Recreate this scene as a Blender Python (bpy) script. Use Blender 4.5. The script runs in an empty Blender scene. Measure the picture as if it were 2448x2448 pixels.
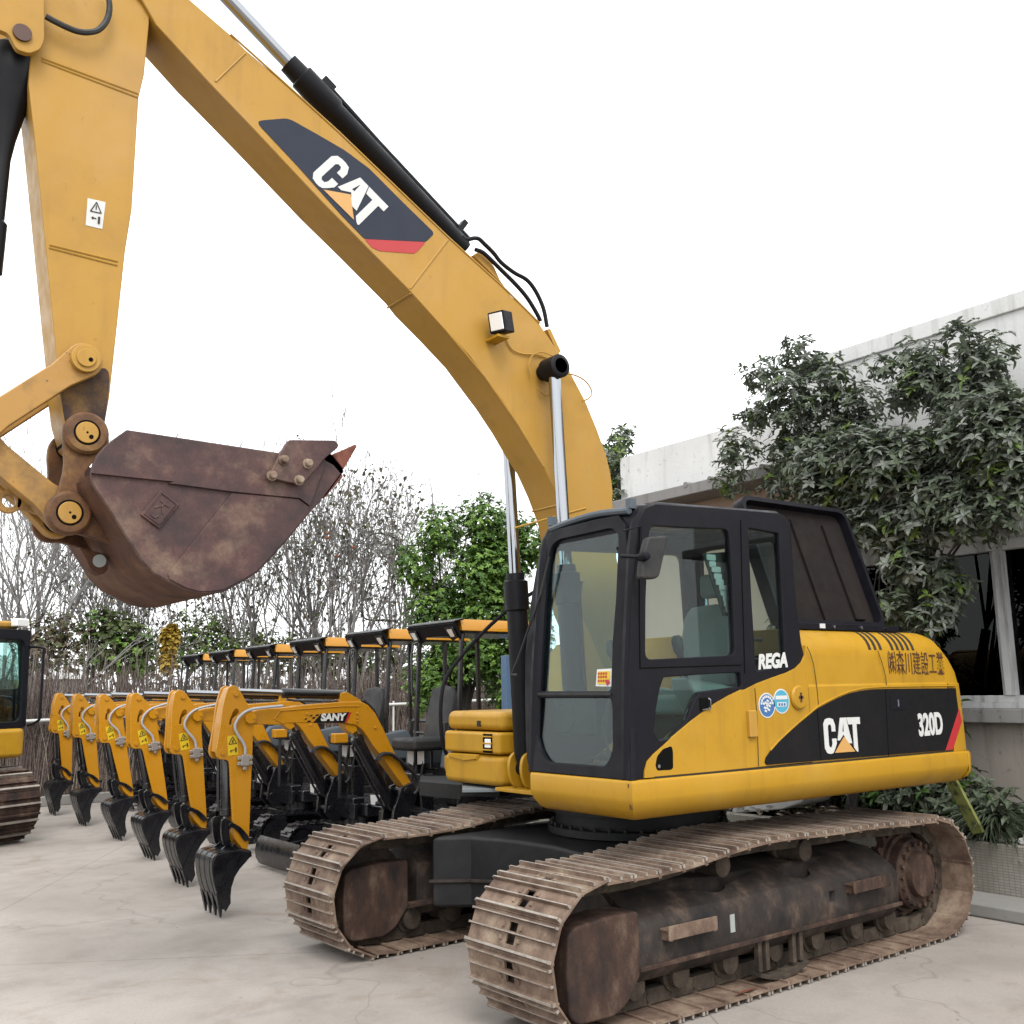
import bpy, bmesh, math, random
from mathutils import Vector, Matrix, noise as mnoise
R = math.radians
PI = math.pi
scn = bpy.context.scene
col = scn.collection
random.seed(7)

# ---------------------------------------------------------------- camera, sky, sun, exposure
cd = bpy.data.cameras.new('camera')
cam = bpy.data.objects.new('camera', cd)
col.objects.link(cam)
cd.sensor_width = 36
cd.sensor_fit = 'HORIZONTAL'
cd.lens = 35.729
cd.clip_start = 0.05
cd.clip_end = 2000
m3 = Matrix([[-0.80656, 0.08745, 0.58465], [0.5909, 0.14835, 0.79299], [-0.01738, 0.98506, -0.17133]])
cam.matrix_world = Matrix.Translation([5.3499, 5.7652, 1.8078]) @ m3.to_4x4()
scn.camera = cam

SUN_EL, SUN_AZ = R(52), R(62)      # azimuth of the sun in the XY plane, measured from +X
w = bpy.data.worlds.new('World')
scn.world = w
w.use_nodes = True
nt = w.node_tree
nt.nodes.clear()
sky = nt.nodes.new('ShaderNodeTexSky')
sky.sky_type = 'NISHITA'
sky.sun_disc = False
sky.sun_elevation = SUN_EL
sky.sun_rotation = R(90) - SUN_AZ
sky.air_density = 1.0
sky.dust_density = 6.0
sky.ozone_density = 1.0
hsv = nt.nodes.new('ShaderNodeHueSaturation')      # overcast: the cloud deck takes the blue out of the sky
hsv.inputs['Saturation'].default_value = 0.10
mixo = nt.nodes.new('ShaderNodeMixRGB')            # and evens its brightness
mixo.inputs['Fac'].default_value = 0.75
mixo.inputs["Color2"].default_value = (10.6, 10.9, 11.0, 1)
bg = nt.nodes.new('ShaderNodeBackground')
bg.inputs['Strength'].default_value = 0.15
wo = nt.nodes.new('ShaderNodeOutputWorld')
nt.links.new(sky.outputs[0], hsv.inputs['Color'])
nt.links.new(hsv.outputs[0], mixo.inputs['Color1'])
nt.links.new(mixo.outputs[0], bg.inputs[0])
nt.links.new(bg.outputs[0], wo.inputs[0])

sd = bpy.data.lights.new('sun', 'SUN')
sd.energy = 1.5
sd.angle = R(25)
sd.color = (1, 0.97, 0.93)
so = bpy.data.objects.new('sun', sd)
col.objects.link(so)
so.location = (10, 10, 20)
so.rotation_euler = Vector((math.cos(SUN_EL) * math.cos(SUN_AZ), math.cos(SUN_EL) * math.sin(SUN_AZ), math.sin(SUN_EL))).to_track_quat('Z', 'Y').to_euler()

scn.view_settings.view_transform = 'Standard'
scn.view_settings.look = 'None'
scn.view_settings.exposure = 0.62
scn.view_settings.gamma = 1.0
scn.cycles.max_bounces = 8
scn.cycles.transparent_max_bounces = 12
scn.cycles.use_denoising = True

# ---------------------------------------------------------------- materials
def s2l(r, g, b):
    f = lambda c: ((c / 255 + 0.055) / 1.055) ** 2.4 if c > 10.3 else c / 255 / 12.92
    return (f(r), f(g), f(b), 1)

ALB = .65      # the picture is exposed for the machines under a bright cloud deck
class N:
    """tiny node-graph helper"""
    def __init__(s, name):
        s.m = bpy.data.materials.new(name)
        s.m.use_nodes = True
        s.t = s.m.node_tree
        s.b = s.t.nodes['Principled BSDF']
        s.co = s.t.nodes.new('ShaderNodeTexCoord').outputs['Object']
    def n(s, t, **k):
        x = s.t.nodes.new(t)
        for a, v in k.items():
            setattr(x, a, v)
        return x
    def l(s, a, b):
        s.t.links.new(a, b)
    def noise(s, scale, detail=4, rough=.6, vec=None, stretch=None, dist=0):
        v = vec or s.co
        if stretch:
            mp = s.n('ShaderNodeMapping')
            mp.inputs['Scale'].default_value = stretch
            s.l(v, mp.inputs[0]); v = mp.outputs[0]
        x = s.n('ShaderNodeTexNoise')
        x.inputs['Scale'].default_value = scale
        x.inputs['Detail'].default_value = detail
        x.inputs['Roughness'].default_value = rough
        x.inputs['Distortion'].default_value = dist
        s.l(v, x.inputs['Vector'])
        return x.outputs['Fac']
    def ramp(s, f, stops):
        x = s.n('ShaderNodeValToRGB')
        e = x.color_ramp.elements
        while len(e) < len(stops):
            e.new(.5)
        for i, (p, c) in enumerate(stops):
            e[i].position = p
            e[i].color = c if isinstance(c, tuple) and len(c) == 4 else ((c, c, c, 1) if not isinstance(c, tuple) else (*c, 1))
        s.l(f, x.inputs[0])
        return x.outputs[0]
    def mix(s, f, a, b, bt='MIX'):
        x = s.n('ShaderNodeMixRGB', blend_type=bt)
        for i, v in ((0, f), (1, a), (2, b)):
            if hasattr(v, 'is_linked'):
                s.l(v, x.inputs[i])
            else:
                x.inputs[i].default_value = v
        return x.outputs[0]
    def alb(s, c):
        return s.mix(1.0, c, (ALB, ALB, ALB, 1), 'MULTIPLY') if hasattr(c, 'is_linked') else tuple(x * ALB for x in c[:3]) + (1,)
    def bump(s, h, strength=.3, dist=.01):
        x = s.n('ShaderNodeBump')
        x.inputs['Strength'].default_value = strength
        x.inputs['Distance'].default_value = dist
        s.l(h, x.inputs['Height'])
        s.l(x.outputs[0], s.b.inputs['Normal'])
    def set(s, color=None, rough=None, metal=None, spec=None, coat=None):
        if not metal: color = s.alb(color)
        for k, v in (('Base Color', color), ('Roughness', rough), ('Metallic', metal), ('Specular IOR Level', spec), ('Coat Weight', coat)):
            if v is None:
                continue
            if hasattr(v, 'is_linked'):
                s.l(v, s.b.inputs[k])
            else:
                s.b.inputs[k].default_value = v
        return s

M = {}
def paint(name, c, dirt=(.16, .10, .05, 1), amount=.5, rough=.42, scale=3.0, chips=0.0, spec=.5, streak=0.0):
    n = N(name)
    f1 = n.noise(scale, 8, .65)
    a = n.ramp(f1, [(.48, 0.0), (.78, amount)])
    v = n.mix(n.ramp(n.noise(1.3, 3), [(.3, 0.0), (.7, .22)]), c, tuple(x * .82 for x in c[:3]) + (1,))
    colr = n.mix(a, v, dirt)
    if streak:
        st = n.ramp(n.noise(2.6, 6, .62, stretch=(3.5, 3.5, .35)), [(.54, 0.0), (.80, streak)])
        colr = n.mix(st, colr, tuple(x * .6 for x in dirt[:3]) + (1,))
        fade = n.ramp(n.noise(1.1, 5, .6, dist=.8), [(.50, 0.0), (.72, .30)])
        colr = n.mix(fade, colr, (min(c[0] * 1.12, 1), c[1] * 1.28, c[2] * 3 + .03, 1))
        sc = n.ramp(n.noise(34, 3, .6, stretch=(1, 1, .45)), [(.69, 0.0), (.75, .28)])
        colr = n.mix(sc, colr, (.10, .055, .02, 1))
    if chips:
        ch = n.ramp(n.noise(26, 4, .7), [(.66, 0.0), (.70, chips)])
        colr = n.mix(ch, colr, (.05, .03, .022, 1))
    n.set(colr, n.ramp(n.noise(9, 5), [(.3, rough - .1), (.7, rough + .15)]), spec=spec)
    n.bump(n.noise(60, 3), .04, .004)
    M[name] = n.m
    return n.m

paint('cat_yellow', (.56, .298, .014, 1), dirt=(.20, .11, .03, 1), amount=.30, rough=.42, spec=.32, streak=.36)
paint('boom_yellow', (.55, .300, .048, 1), dirt=(.22, .12, .04, 1), amount=.28, rough=.46, spec=.32, streak=.25)
paint('dirty_yellow', (.50, .26, .05, 1), dirt=(.06, .035, .022, 1), amount=.9, rough=.55, scale=5, chips=.9)
paint('mini_yellow', (.60, .262, .008, 1), amount=.05, rough=.32)
paint('black_paint', (.008, .008, .011, 1), dirt=(.03, .027, .025, 1), amount=.3, rough=.45, spec=.18)
paint('mini_black', (.007, .007, .010, 1), dirt=(.02, .018, .018, 1), amount=.15, rough=.26, spec=.6)
paint('console_grey', (.085, .11, .135, 1), amount=.15, rough=.5)
paint('cab_black', (.008, .0075, .012, 1), dirt=(.035, .03, .034, 1), amount=.2, rough=.46, spec=.16)
paint('decal_black', (.008, .008, .010, 1), amount=.05, rough=.45, spec=.16)
paint('decal_slate', (.030, .037, .060, 1), amount=.05, rough=.45, spec=.2)
paint('decal_white', (.78, .78, .76, 1), amount=.1, rough=.4)
paint('decal_red', (.55, .025, .03, 1), amount=.05, rough=.4)
paint('decal_sand', (.74, .40, .12, 1), amount=.05, rough=.4)
paint('decal_blue', (.05, .17, .42, 1), amount=.05, rough=.4)
paint('decal_cyan', (.08, .42, .60, 1), amount=.05, rough=.4)
paint('label_yellow', (.80, .55, .015, 1), amount=.05, rough=.4)
paint('kanji_brown', (.09, .03, .015, 1), amount=.2, rough=.5)
paint('rubber', (.012, .012, .013, 1), dirt=(.08, .07, .06, 1), amount=.4, rough=.6)
paint('seat_cloth', (.30, .315, .30, 1), amount=.2, rough=.85)
paint('plastic_grey', (.20, .23, .25, 1), amount=.2, rough=.5)
paint('plastic_pale', (.42, .45, .43, 1), amount=.2, rough=.5)
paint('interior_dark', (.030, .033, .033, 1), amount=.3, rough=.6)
paint('hood_inner', (.014, .010, .009, 1), dirt=(.035, .026, .022, 1), amount=.5, rough=.85, spec=.2)
paint('groove', (.02, .014, .006, 1), amount=.2, rough=.8)
paint('white_paint', (.72, .72, .70, 1), dirt=(.3, .27, .22, 1), amount=.35, rough=.5)
paint('blue_paint', (.10, .18, .30, 1), amount=.2, rough=.5)

def simple(name, c, rough=.5, metal=0., spec=.5):
    n = N(name).set(c, rough, metal, spec)
    M[name] = n.m
    return n.m
simple('chrome', (.31, .32, .34, 1), .10, 1.0)
simple('void', (.004, .004, .004, 1), .9, spec=.1)
simple('lens', (.80, .80, .78, 1), .15, .3)
simple('steel', (.42, .40, .38, 1), .38, .8)
simple('light_block_grey', (.22, .24, .24, 1), .8)  # only for the added unseen block that shapes the light
simple('hose_grey', (.44, .45, .48, 1), .4)

def rusty(name, a, b, c, scale=4, streak=None, rough=.75, spec=.3):
    n = N(name)
    f1 = n.noise(scale, 8, .65, stretch=streak)
    f2 = n.noise(scale * 3.1, 6, .6, stretch=streak)
    colr = n.ramp(f1, [(.30, a), (.52, b), (.72, c)])
    colr = n.mix(n.ramp(f2, [(.45, 0.0), (.72, .6)]), colr, a)
    colr = n.mix(n.ramp(n.noise(scale * 6, 5, .7), [(.66, 0.0), (.73, .35)]), colr, c)
    fine = n.noise(70, 4, .7)
    colr = n.mix(n.ramp(fine, [(.35, .25), (.65, 0.0)]), colr, tuple(x * .5 for x in a[:3]) + (1,))
    n.set(colr, rough, spec=spec)
    n.bump(fine, .25, .004)
    M[name] = n.m
rusty('track_steel', (.085, .048, .036, 1), (.29, .20, .145, 1), (.47, .37, .27, 1), 3.6)
rusty('track_worn', (.24, .20, .17, 1), (.40, .35, .30, 1), (.56, .50, .44, 1), 12, rough=.45, spec=.5)
rusty('track_inner', (.035, .026, .02, 1), (.09, .068, .05, 1), (.16, .125, .09, 1), 6, rough=.9)
rusty('frame_grime', (.012, .011, .011, 1), (.050, .036, .030, 1), (.17, .115, .08, 1), 3.4, streak=(1.4, 1.4, .9), rough=.72)
rusty('frame_rust', (.018, .014, .014, 1), (.085, .045, .031, 1), (.22, .15, .105, 1), 3.6, streak=(1.5, 1.5, .8), rough=.8)
rusty('bucket_steel', (.024, .012, .013, 1), (.105, .043, .038, 1), (.28, .18, .12, 1), 3.4, rough=.6, spec=.45)
rusty('stick_grime', (.022, .014, .016, 1), (.075, .040, .028, 1), (.30, .16, .035, 1), 3.2, rough=.7)
rusty('bucket_rust', (.06, .026, .016, 1), (.15, .062, .033, 1), (.24, .13, .075, 1), 3, rough=.8)
rusty('ear_paint', (.055, .026, .018, 1), (.22, .10, .038, 1), (.36, .20, .06, 1), 4, rough=.6)
rusty('tooth_rust', (.10, .035, .025, 1), (.24, .075, .045, 1), (.33, .14, .09, 1), 7, rough=.7)
rusty('bearing_black', (.008, .008, .009, 1), (.018, .018, .02, 1), (.04, .036, .034, 1), 3, rough=.6)

def glass(name, tint, refl=.5, rough=.0, k=1.0):
    n = N(name)
    t = n.t
    t.nodes.remove(n.b)
    tr = n.n('ShaderNodeBsdfTransparent'); tr.inputs[0].default_value = tint
    gl = n.n('ShaderNodeBsdfGlossy'); gl.inputs['Roughness'].default_value = rough
    gl.inputs[0].default_value = (1, 1, 1, 1)
    fr = n.n('ShaderNodeFresnel'); fr.inputs[0].default_value = 1.5
    mm = n.n('ShaderNodeMath', operation='MULTIPLY_ADD')
    mm.inputs[1].default_value = k
    mm.inputs[2].default_value = refl
    n.l(fr.outputs[0], mm.inputs[0])
    ms = n.n('ShaderNodeMixShader')
    n.l(mm.outputs[0], ms.inputs[0]); n.l(tr.outputs[0], ms.inputs[1]); n.l(gl.outputs[0], ms.inputs[2])
    n.l(ms.outputs[0], t.nodes['Material Output'].inputs[0])
    M[name] = n.m
glass('cab_glass', (.80, .93, .91, 1), .0, 0, .55)
glass('front_glass', (.70, .89, .90, 1), .012, 0, .6)
glass('window_glass', (.10, .105, .11, 1), .0, 0, .35)

# ---------------------------------------------------------------- mesh helpers
class MB:
    def __init__(s):
        s.v, s.f, s.mi, s.cur = [], [], [], 0
    def mat(s, i):
        s.cur = i
        return s
    def add(s, vs, fs):
        b = len(s.v)
        s.v += [tuple(x) for x in vs]
        s.f += [tuple(b + i for i in q) for q in fs]
        s.mi += [s.cur] * len(fs)
        return s
    def box(s, lo, hi):
        (x0, y0, z0), (x1, y1, z1) = lo, hi
        return s.add([(x0, y0, z0), (x1, y0, z0), (x1, y1, z0), (x0, y1, z0), (x0, y0, z1), (x1, y0, z1), (x1, y1, z1), (x0, y1, z1)],
                     [(0, 3, 2, 1), (4, 5, 6, 7), (0, 1, 5, 4), (1, 2, 6, 5), (2, 3, 7, 6), (3, 0, 4, 7)])
    def obox(s, c, ax, ay, az):
        c, ax, ay, az = Vector(c), Vector(ax), Vector(ay), Vector(az)
        p = [c + ax * i + ay * j + az * k for k in (-1, 1) for i, j in ((-1, -1), (1, -1), (1, 1), (-1, 1))]
        return s.add(p, [(0, 3, 2, 1), (4, 5, 6, 7), (0, 1, 5, 4), (1, 2, 6, 5), (2, 3, 7, 6), (3, 0, 4, 7)])
    def frames(s, pts):
        out = []
        up = None
        for i, p in enumerate(pts):
            a = pts[max(i - 1, 0)]; b = pts[min(i + 1, len(pts) - 1)]
            t = (b - a)
            if t.length < 1e-9: t = Vector((0, 0, 1))
            t.normalize()
            if up is None:
                up = t.orthogonal().normalized()
            else:
                up = (up - t * up.dot(t))
                if up.length < 1e-6: up = t.orthogonal()
                up.normalize()
            out.append((p, up.copy(), t.cross(up)))
        return out
    def tube(s, pts, r, n=8, caps=True):
        pts = [Vector(p) for p in pts]
        rr = r if isinstance(r, (list, tuple)) else [r] * len(pts)
        vs = []
        for (p, u, v), q in zip(s.frames(pts), rr):
            for k in range(n):
                a = 2 * PI * k / n
                vs.append(p + (u * math.cos(a) + v * math.sin(a)) * q)
        fs = [(i * n + k, i * n + (k + 1) % n, (i + 1) * n + (k + 1) % n, (i + 1) * n + k) for i in range(len(pts) - 1) for k in range(n)]
        if caps:
            fs.append(tuple(range(n - 1, -1, -1)))
            e = (len(pts) - 1) * n
            fs.append(tuple(e + k for k in range(n)))
        return s.add(vs, fs)
    def cyl(s, a, b, r, n=20, r2=None):
        return s.tube([a, b], [r, r if r2 is None else r2], n)
    def disc_y(s, x, z, y0, y1, r, n=24):      # cylinder along Y
        return s.cyl((x, y0, z), (x, y1, z), r, n)
    def lathe(s, axis, prof, n=28):            # prof: (offset along axis, radius)
        a, d = Vector(axis[0]), Vector(axis[1]).normalized()
        u = d.orthogonal().normalized(); v = d.cross(u)
        vs = []
        for o, r in prof:
            for k in range(n):
                t = 2 * PI * k / n
                vs.append(a + d * o + (u * math.cos(t) + v * math.sin(t)) * max(r, 1e-4))
        m = len(prof)
        fs = [(i * n + k, i * n + (k + 1) % n, (i + 1) * n + (k + 1) % n, (i + 1) * n + k) for i in range(m - 1) for k in range(n)]
        fs += [tuple(range(n - 1, -1, -1)), tuple((m - 1) * n + k for k in range(n))]
        return s.add(vs, fs)
    def prism(s, out, y0, y1, plane='XZ'):
        n = len(out)
        area = sum(out[i][0] * out[(i + 1) % n][1] - out[(i + 1) % n][0] * out[i][1] for i in range(n))
        if area < 0: out = out[::-1]
        if plane == 'XZ': g = lambda p, t: (p[0], t, p[1])
        elif plane == 'XY': g = lambda p, t: (p[0], p[1], t)
        else: g = lambda p, t: (t, p[0], p[1])
        vs = [g(p, y0) for p in out] + [g(p, y1) for p in out]
        cap0, cap1 = tuple(range(n)), tuple(range(2 * n - 1, n - 1, -1))
        fs = [((i + 1) % n, i, n + i, n + (i + 1) % n) for i in range(n)] + [cap0, cap1]
        if plane != 'XZ': fs = [q[::-1] for q in fs]
        return s.add(vs, fs)
    def loft(s, rings, close=True, caps=True):
        n = len(rings[0]); vs = [p for r_ in rings for p in r_]
        fs = []
        for i in range(len(rings) - 1):
            for k in range(n if close else n - 1):
                fs.append((i * n + k, i * n + (k + 1) % n, (i + 1) * n + (k + 1) % n, (i + 1) * n + k))
        if caps:
            fs.append(tuple(range(n - 1, -1, -1))); fs.append(tuple((len(rings) - 1) * n + k for k in range(n)))
        return s.add(vs, fs)
    def build(s, name, mats, parent=None, bev=0, smooth=35, seg=2, rot=0, loc=None, fix=True):
        me = bpy.data.meshes.new(name)
        me.from_pydata(s.v, [], s.f)
        for m in (mats if isinstance(mats, (list, tuple)) else [mats]):
            me.materials.append(M[m])
        me.polygons.foreach_set('material_index', s.mi)
        return finish(name, me, parent, bev, smooth, seg, rot, loc, fix)

def finish(name, me, parent=None, bev=0, smooth=35, seg=2, rot=0, loc=None, fix=True):
    if fix:
        bm = bmesh.new(); bm.from_mesh(me)
        bmesh.ops.recalc_face_normals(bm, faces=bm.faces)
        bm.to_mesh(me); bm.free()
    me.update()
    if smooth:
        me.polygons.foreach_set('use_smooth', [True] * len(me.polygons))
        me.set_sharp_from_angle(angle=R(smooth))
    o = bpy.data.objects.new(name, me)
    col.objects.link(o)
    o.parent = parent
    if rot: o.rotation_euler = (0, 0, rot)
    if loc: o.location = loc
    if bev:
        b = o.modifiers.new('bevel', 'BEVEL')
        b.width = bev; b.segments = seg; b.limit_method = 'ANGLE'; b.angle_limit = R(40)
        b.harden_normals = bool(smooth)
    return o

SIDE = Matrix(((-1, 0, 0, 0), (0, 0, 1, 0), (0, 1, 0, 0), (0, 0, 0, 1)))       # x -> -X, y -> Z, z -> +Y  (seen from +Y)
FRONT = Matrix(((0, 0, 1, 0), (1, 0, 0, 0), (0, 1, 0, 0), (0, 0, 0, 1)))       # x -> Y, y -> Z, z -> X  (seen from +X)

def curve_mesh(loops, depth, bevel=0.0):
    cu = bpy.data.curves.new('tmp', 'CURVE')
    cu.dimensions = '2D'; cu.fill_mode = 'BOTH'
    cu.extrude = max(depth / 2 - bevel, 0); cu.bevel_depth = bevel; cu.bevel_resolution = 1; cu.offset = -bevel
    for lp in loops:
        sp = cu.splines.new('POLY')
        sp.points.add(len(lp) - 1)
        for p, q in zip(sp.points, lp): p.co = (q[0], q[1], 0, 1)
        sp.use_cyclic_u = True
    return curve_to_mesh(cu)

def curve_to_mesh(cu):
    o = bpy.data.objects.new('tmp', cu)
    col.objects.link(o)
    dg = bpy.context.evaluated_depsgraph_get()
    me = bpy.data.meshes.new_from_object(o.evaluated_get(dg))
    bpy.data.objects.remove(o); bpy.data.curves.remove(cu)
    return me

def rounded(pts, r, k=4):
    """round the corners of a closed polygon"""
    out = []
    n = len(pts)
    for i in range(n):
        p = Vector(pts[i]); a = Vector(pts[i - 1]) - p; b = Vector(pts[(i + 1) % n]) - p
        la, lb = a.length, b.length
        rr = min(r, la * .45, lb * .45)
        if rr < 1e-4: out.append(tuple(p)); continue
        A = p + a / la * rr; B = p + b / lb * rr
        for t in range(k + 1):
            t /= k
            q = A * (1 - t) ** 2 + p * 2 * t * (1 - t) + B * t * t
            out.append((q.x, q.y))
    return out

def smoothloop(pts, k=4):
    """Catmull-Rom through a closed polygon"""
    out = []; n = len(pts)
    for i in range(n):
        p0, p1, p2, p3 = (Vector(pts[(i + j) % n]) for j in (-1, 0, 1, 2))
        for t in range(k):
            t /= k
            out.append(tuple(.5 * ((2 * p1) + (p2 - p0) * t + (2 * p0 - 5 * p1 + 4 * p2 - p3) * t * t + (3 * p1 - p0 - 3 * p2 + p3) * t ** 3)))
    return out

def smoothline(pts, k=6):
    P = [Vector(p) for p in pts]
    P = [P[0] * 2 - P[1]] + P + [P[-1] * 2 - P[-2]]
    out = []
    for i in range(1, len(P) - 2):
        p0, p1, p2, p3 = P[i - 1:i + 3]
        for t in range(k):
            t /= k
            out.append(.5 * ((2 * p1) + (p2 - p0) * t + (2 * p0 - 5 * p1 + 4 * p2 - p3) * t * t + (3 * p1 - p0 - 3 * p2 + p3) * t ** 3))
    out.append(P[-2])
    return out

def plate(name, mat, parent, loops, y, depth, frame=SIDE, bevel=.004, smooth=35, xf=None):
    """flat plate with holes; loops are (X,Z) for SIDE and (Y,Z) for FRONT; outer face at +depth/2 around y"""
    if frame is SIDE: loops = [[(-a, b) for a, b in lp] for lp in loops]
    me = curve_mesh(loops, depth, bevel)
    off = Vector((0, y, 0)) if frame is SIDE else Vector((y, 0, 0))
    me.transform((xf or Matrix()) @ Matrix.Translation(off) @ frame)
    me.materials.clear(); me.materials.append(M[mat])
    return finish(name, me, parent, 0, smooth)

def text(name, body, mat, parent, at, size, y, frame=SIDE, sx=1, shear=0, bold=0, depth=.003, rot=0, spacing=1, align='CENTER', xf=None):
    """raised lettering; at = (X,Z) or (Y,Z) centre"""
    cu = bpy.data.curves.new('tmp', 'FONT')
    cu.body = body; cu.size = size; cu.extrude = depth / 2; cu.offset = bold; cu.shear = shear
    cu.align_x = align; cu.align_y = 'CENTER'; cu.space_character = spacing
    me = curve_to_mesh(cu)
    a = -at[0] if frame is SIDE else at[0]
    off = Vector((0, y, 0)) if frame is SIDE else Vector((y, 0, 0))
    me.transform((xf or Matrix()) @ Matrix.Translation(off) @ frame @ Matrix.Translation((a, at[1], 0)) @ Matrix.Rotation(rot, 4, 'Z') @ Matrix.Diagonal((sx, 1, 1, 1)))
    me.materials.clear(); me.materials.append(M[mat])
    return finish(name, me, parent, 0, 0)

def cut(o, cutters):
    for c in cutters:
        md = o.modifiers.new('cut', 'BOOLEAN'); md.object = c; md.operation = 'DIFFERENCE'; md.solver = 'EXACT'
    dg = bpy.context.evaluated_depsgraph_get()
    me = bpy.data.meshes.new_from_object(o.evaluated_get(dg))
    o.modifiers.clear()
    o.data = me
    for c in cutters: bpy.data.objects.remove(c)
    me.polygons.foreach_set('use_smooth', [True] * len(me.polygons))
    me.set_sharp_from_angle(angle=R(35))

def tag(o, label=None, cat=None, group=None, kind=None):
    for k, v in (('label', label), ('category', cat), ('group', group), ('kind', kind)):
        if v: o[k] = v
    return o
def empty(name, loc=(0, 0, 0), rz=0):
    o = bpy.data.objects.new(name, None)
    col.objects.link(o); o.location = loc; o.rotation_euler = (0, 0, rz)
    o.empty_display_size = .3
    return o
def copy_tree(o, parent=None):
    c = o.copy(); col.objects.link(c); c.parent = parent
    for ch in list(o.children): copy_tree(ch, c)
    return c

# blocky letters of the wedge logo: drawn in a box 0..1.6 wide, 0..1 high, each a list of loops
LOGO = {
 'C': [[(.50, .62), (.50, .80), (.42, .97), (.30, 1.0), (.20, 1.0), (.08, .97), (.0, .84), (.0, .16), (.08, .03), (.20, 0), (.28, 0), (.36, .03), (.44, .14), (.52, .28), (.52, .42), (.34, .42), (.34, .28), (.30, .18), (.22, .18), (.18, .24), (.18, .76), (.22, .82), (.30, .82), (.33, .76), (.33, .62)]],
 'A': [[(.56, .36), (.74, 1.0), (1.0, 1.0), (1.20, .26), (1.03, .26), (.84, .52), (.66, .36)], [(.80, .60), (.87, .60), (.86, .84), (.85, .84)]],
 'T': [[(1.02, 1.0), (1.62, 1.0), (1.62, .80), (1.45, .80), (1.45, .02), (1.42, .0), (1.36, .04), (1.27, .14), (1.27, .80), (1.08, .80)]],
 'W': [[(.40, .02), (.86, .46), (1.30, .02)]],
}
def logo(parent, place, y, depth=.003):
    """place maps the 1.62 x 1 letter box to (X,Z)"""
    lt = [[place(*p) for p in lp] for k in 'CAT' for lp in LOGO[k]]
    # letters one by one so that overlapping outlines do not cancel each other
    me = bpy.data.meshes.new('t'); bm = bmesh.new()
    for k in 'CAT':
        t = curve_mesh([[(-a, b) for a, b in [place(*p) for p in lp]] for lp in LOGO[k]], depth)
        bm.from_mesh(t); bpy.data.meshes.remove(t)
    bm.to_mesh(me); bm.free()
    me.transform(Matrix.Translation((0, y, 0)) @ SIDE)
    me.materials.clear(); me.materials.append(M['decal_white'])
    me.polygons.foreach_set('material_index', [0] * len(me.polygons))
    a = finish('logo_lettering', me, parent, 0, 0)
    b = plate('logo_triangle', 'decal_sand', parent, [[place(*p) for p in LOGO['W'][0]]], y + .001, depth, bevel=0, smooth=0)
    return a, b

# ================================================================ setting
def ground_mat():
    n = N('concrete')
    big = n.noise(.35, 5, .6, dist=.6)
    mid = n.noise(2.2, 6, .65)
    fine = n.noise(45, 4, .7)
    c = n.ramp(big, [(.32, (.31, .272, .242)), (.5, (.42, .376, .340)), (.7, (.47, .426, .388))])
    c = n.mix(n.ramp(mid, [(.48, 0.0), (.8, .45)]), c, (.19, .165, .14, 1))
    c = n.mix(n.ramp(n.noise(.9, 4, .7, dist=1.5), [(.58, 0.0), (.74, .45)]), c, (.25, .17, .11, 1))
    c = n.mix(n.ramp(fine, [(.3, .22), (.6, 0.0)]), c, (.2, .18, .15, 1))
    vo = n.n('ShaderNodeTexVoronoi', feature='DISTANCE_TO_EDGE'); vo.inputs['Scale'].default_value = .22
    wv = n.n('ShaderNodeMapping'); n.l(n.co, wv.inputs[0])
    nz = n.n('ShaderNodeTexNoise'); nz.inputs['Scale'].default_value = 1.6; n.l(n.co, nz.inputs[0])
    ad = n.n('ShaderNodeVectorMath', operation='ADD'); n.l(n.co, ad.inputs[0]); n.l(nz.outputs['Color'], ad.inputs[1]); n.l(ad.outputs[0], vo.inputs['Vector'])
    c = n.mix(n.ramp(vo.outputs['Distance'], [(.0, .30), (.0025, 0.0)]), c, (.12, .105, .09, 1))
    jm = n.n('ShaderNodeMapping'); jm.inputs['Rotation'].default_value = (0, 0, R(31)); n.l(n.co, jm.inputs[0])
    jt = n.n('ShaderNodeTexBrick'); jt.offset = .0
    for k_, v_ in (('Scale', 1), ('Brick Width', 5.2), ('Row Height', 4.4), ('Mortar Size', .007)): jt.inputs[k_].default_value = v_
    n.l(jm.outputs[0], jt.inputs['Vector'])
    jf = n.n('ShaderNodeMath', operation='MULTIPLY'); jf.inputs[1].default_value = .45; n.l(jt.outputs['Fac'], jf.inputs[0])
    c = n.mix(jf.outputs[0], c, (.13, .11, .095, 1))
    c = n.mix(n.ramp(n.noise(13, 2, .5), [(.72, 0.0), (.755, .55)]), c, (.11, .09, .075, 1))
    c = n.mix(n.ramp(n.noise(.55, 5, .7, stretch=(1, 2.6, 1)), [(.60, 0.0), (.72, .30)]), c, (.15, .135, .125, 1))
    n.set(c, n.ramp(mid, [(.3, .7), (.7, .9)]), spec=.3)
    n.bump(fine, .25, .006)
    M['concrete'] = n.m
ground_mat()
m = MB()
m.add([(-300, -300, 0), (300, -300, 0), (300, 300, 0), (-300, 300, 0)], [(0, 1, 2, 3)])
tag(m.build('ground', 'concrete', None, smooth=0, fix=False), kind='structure')

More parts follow.
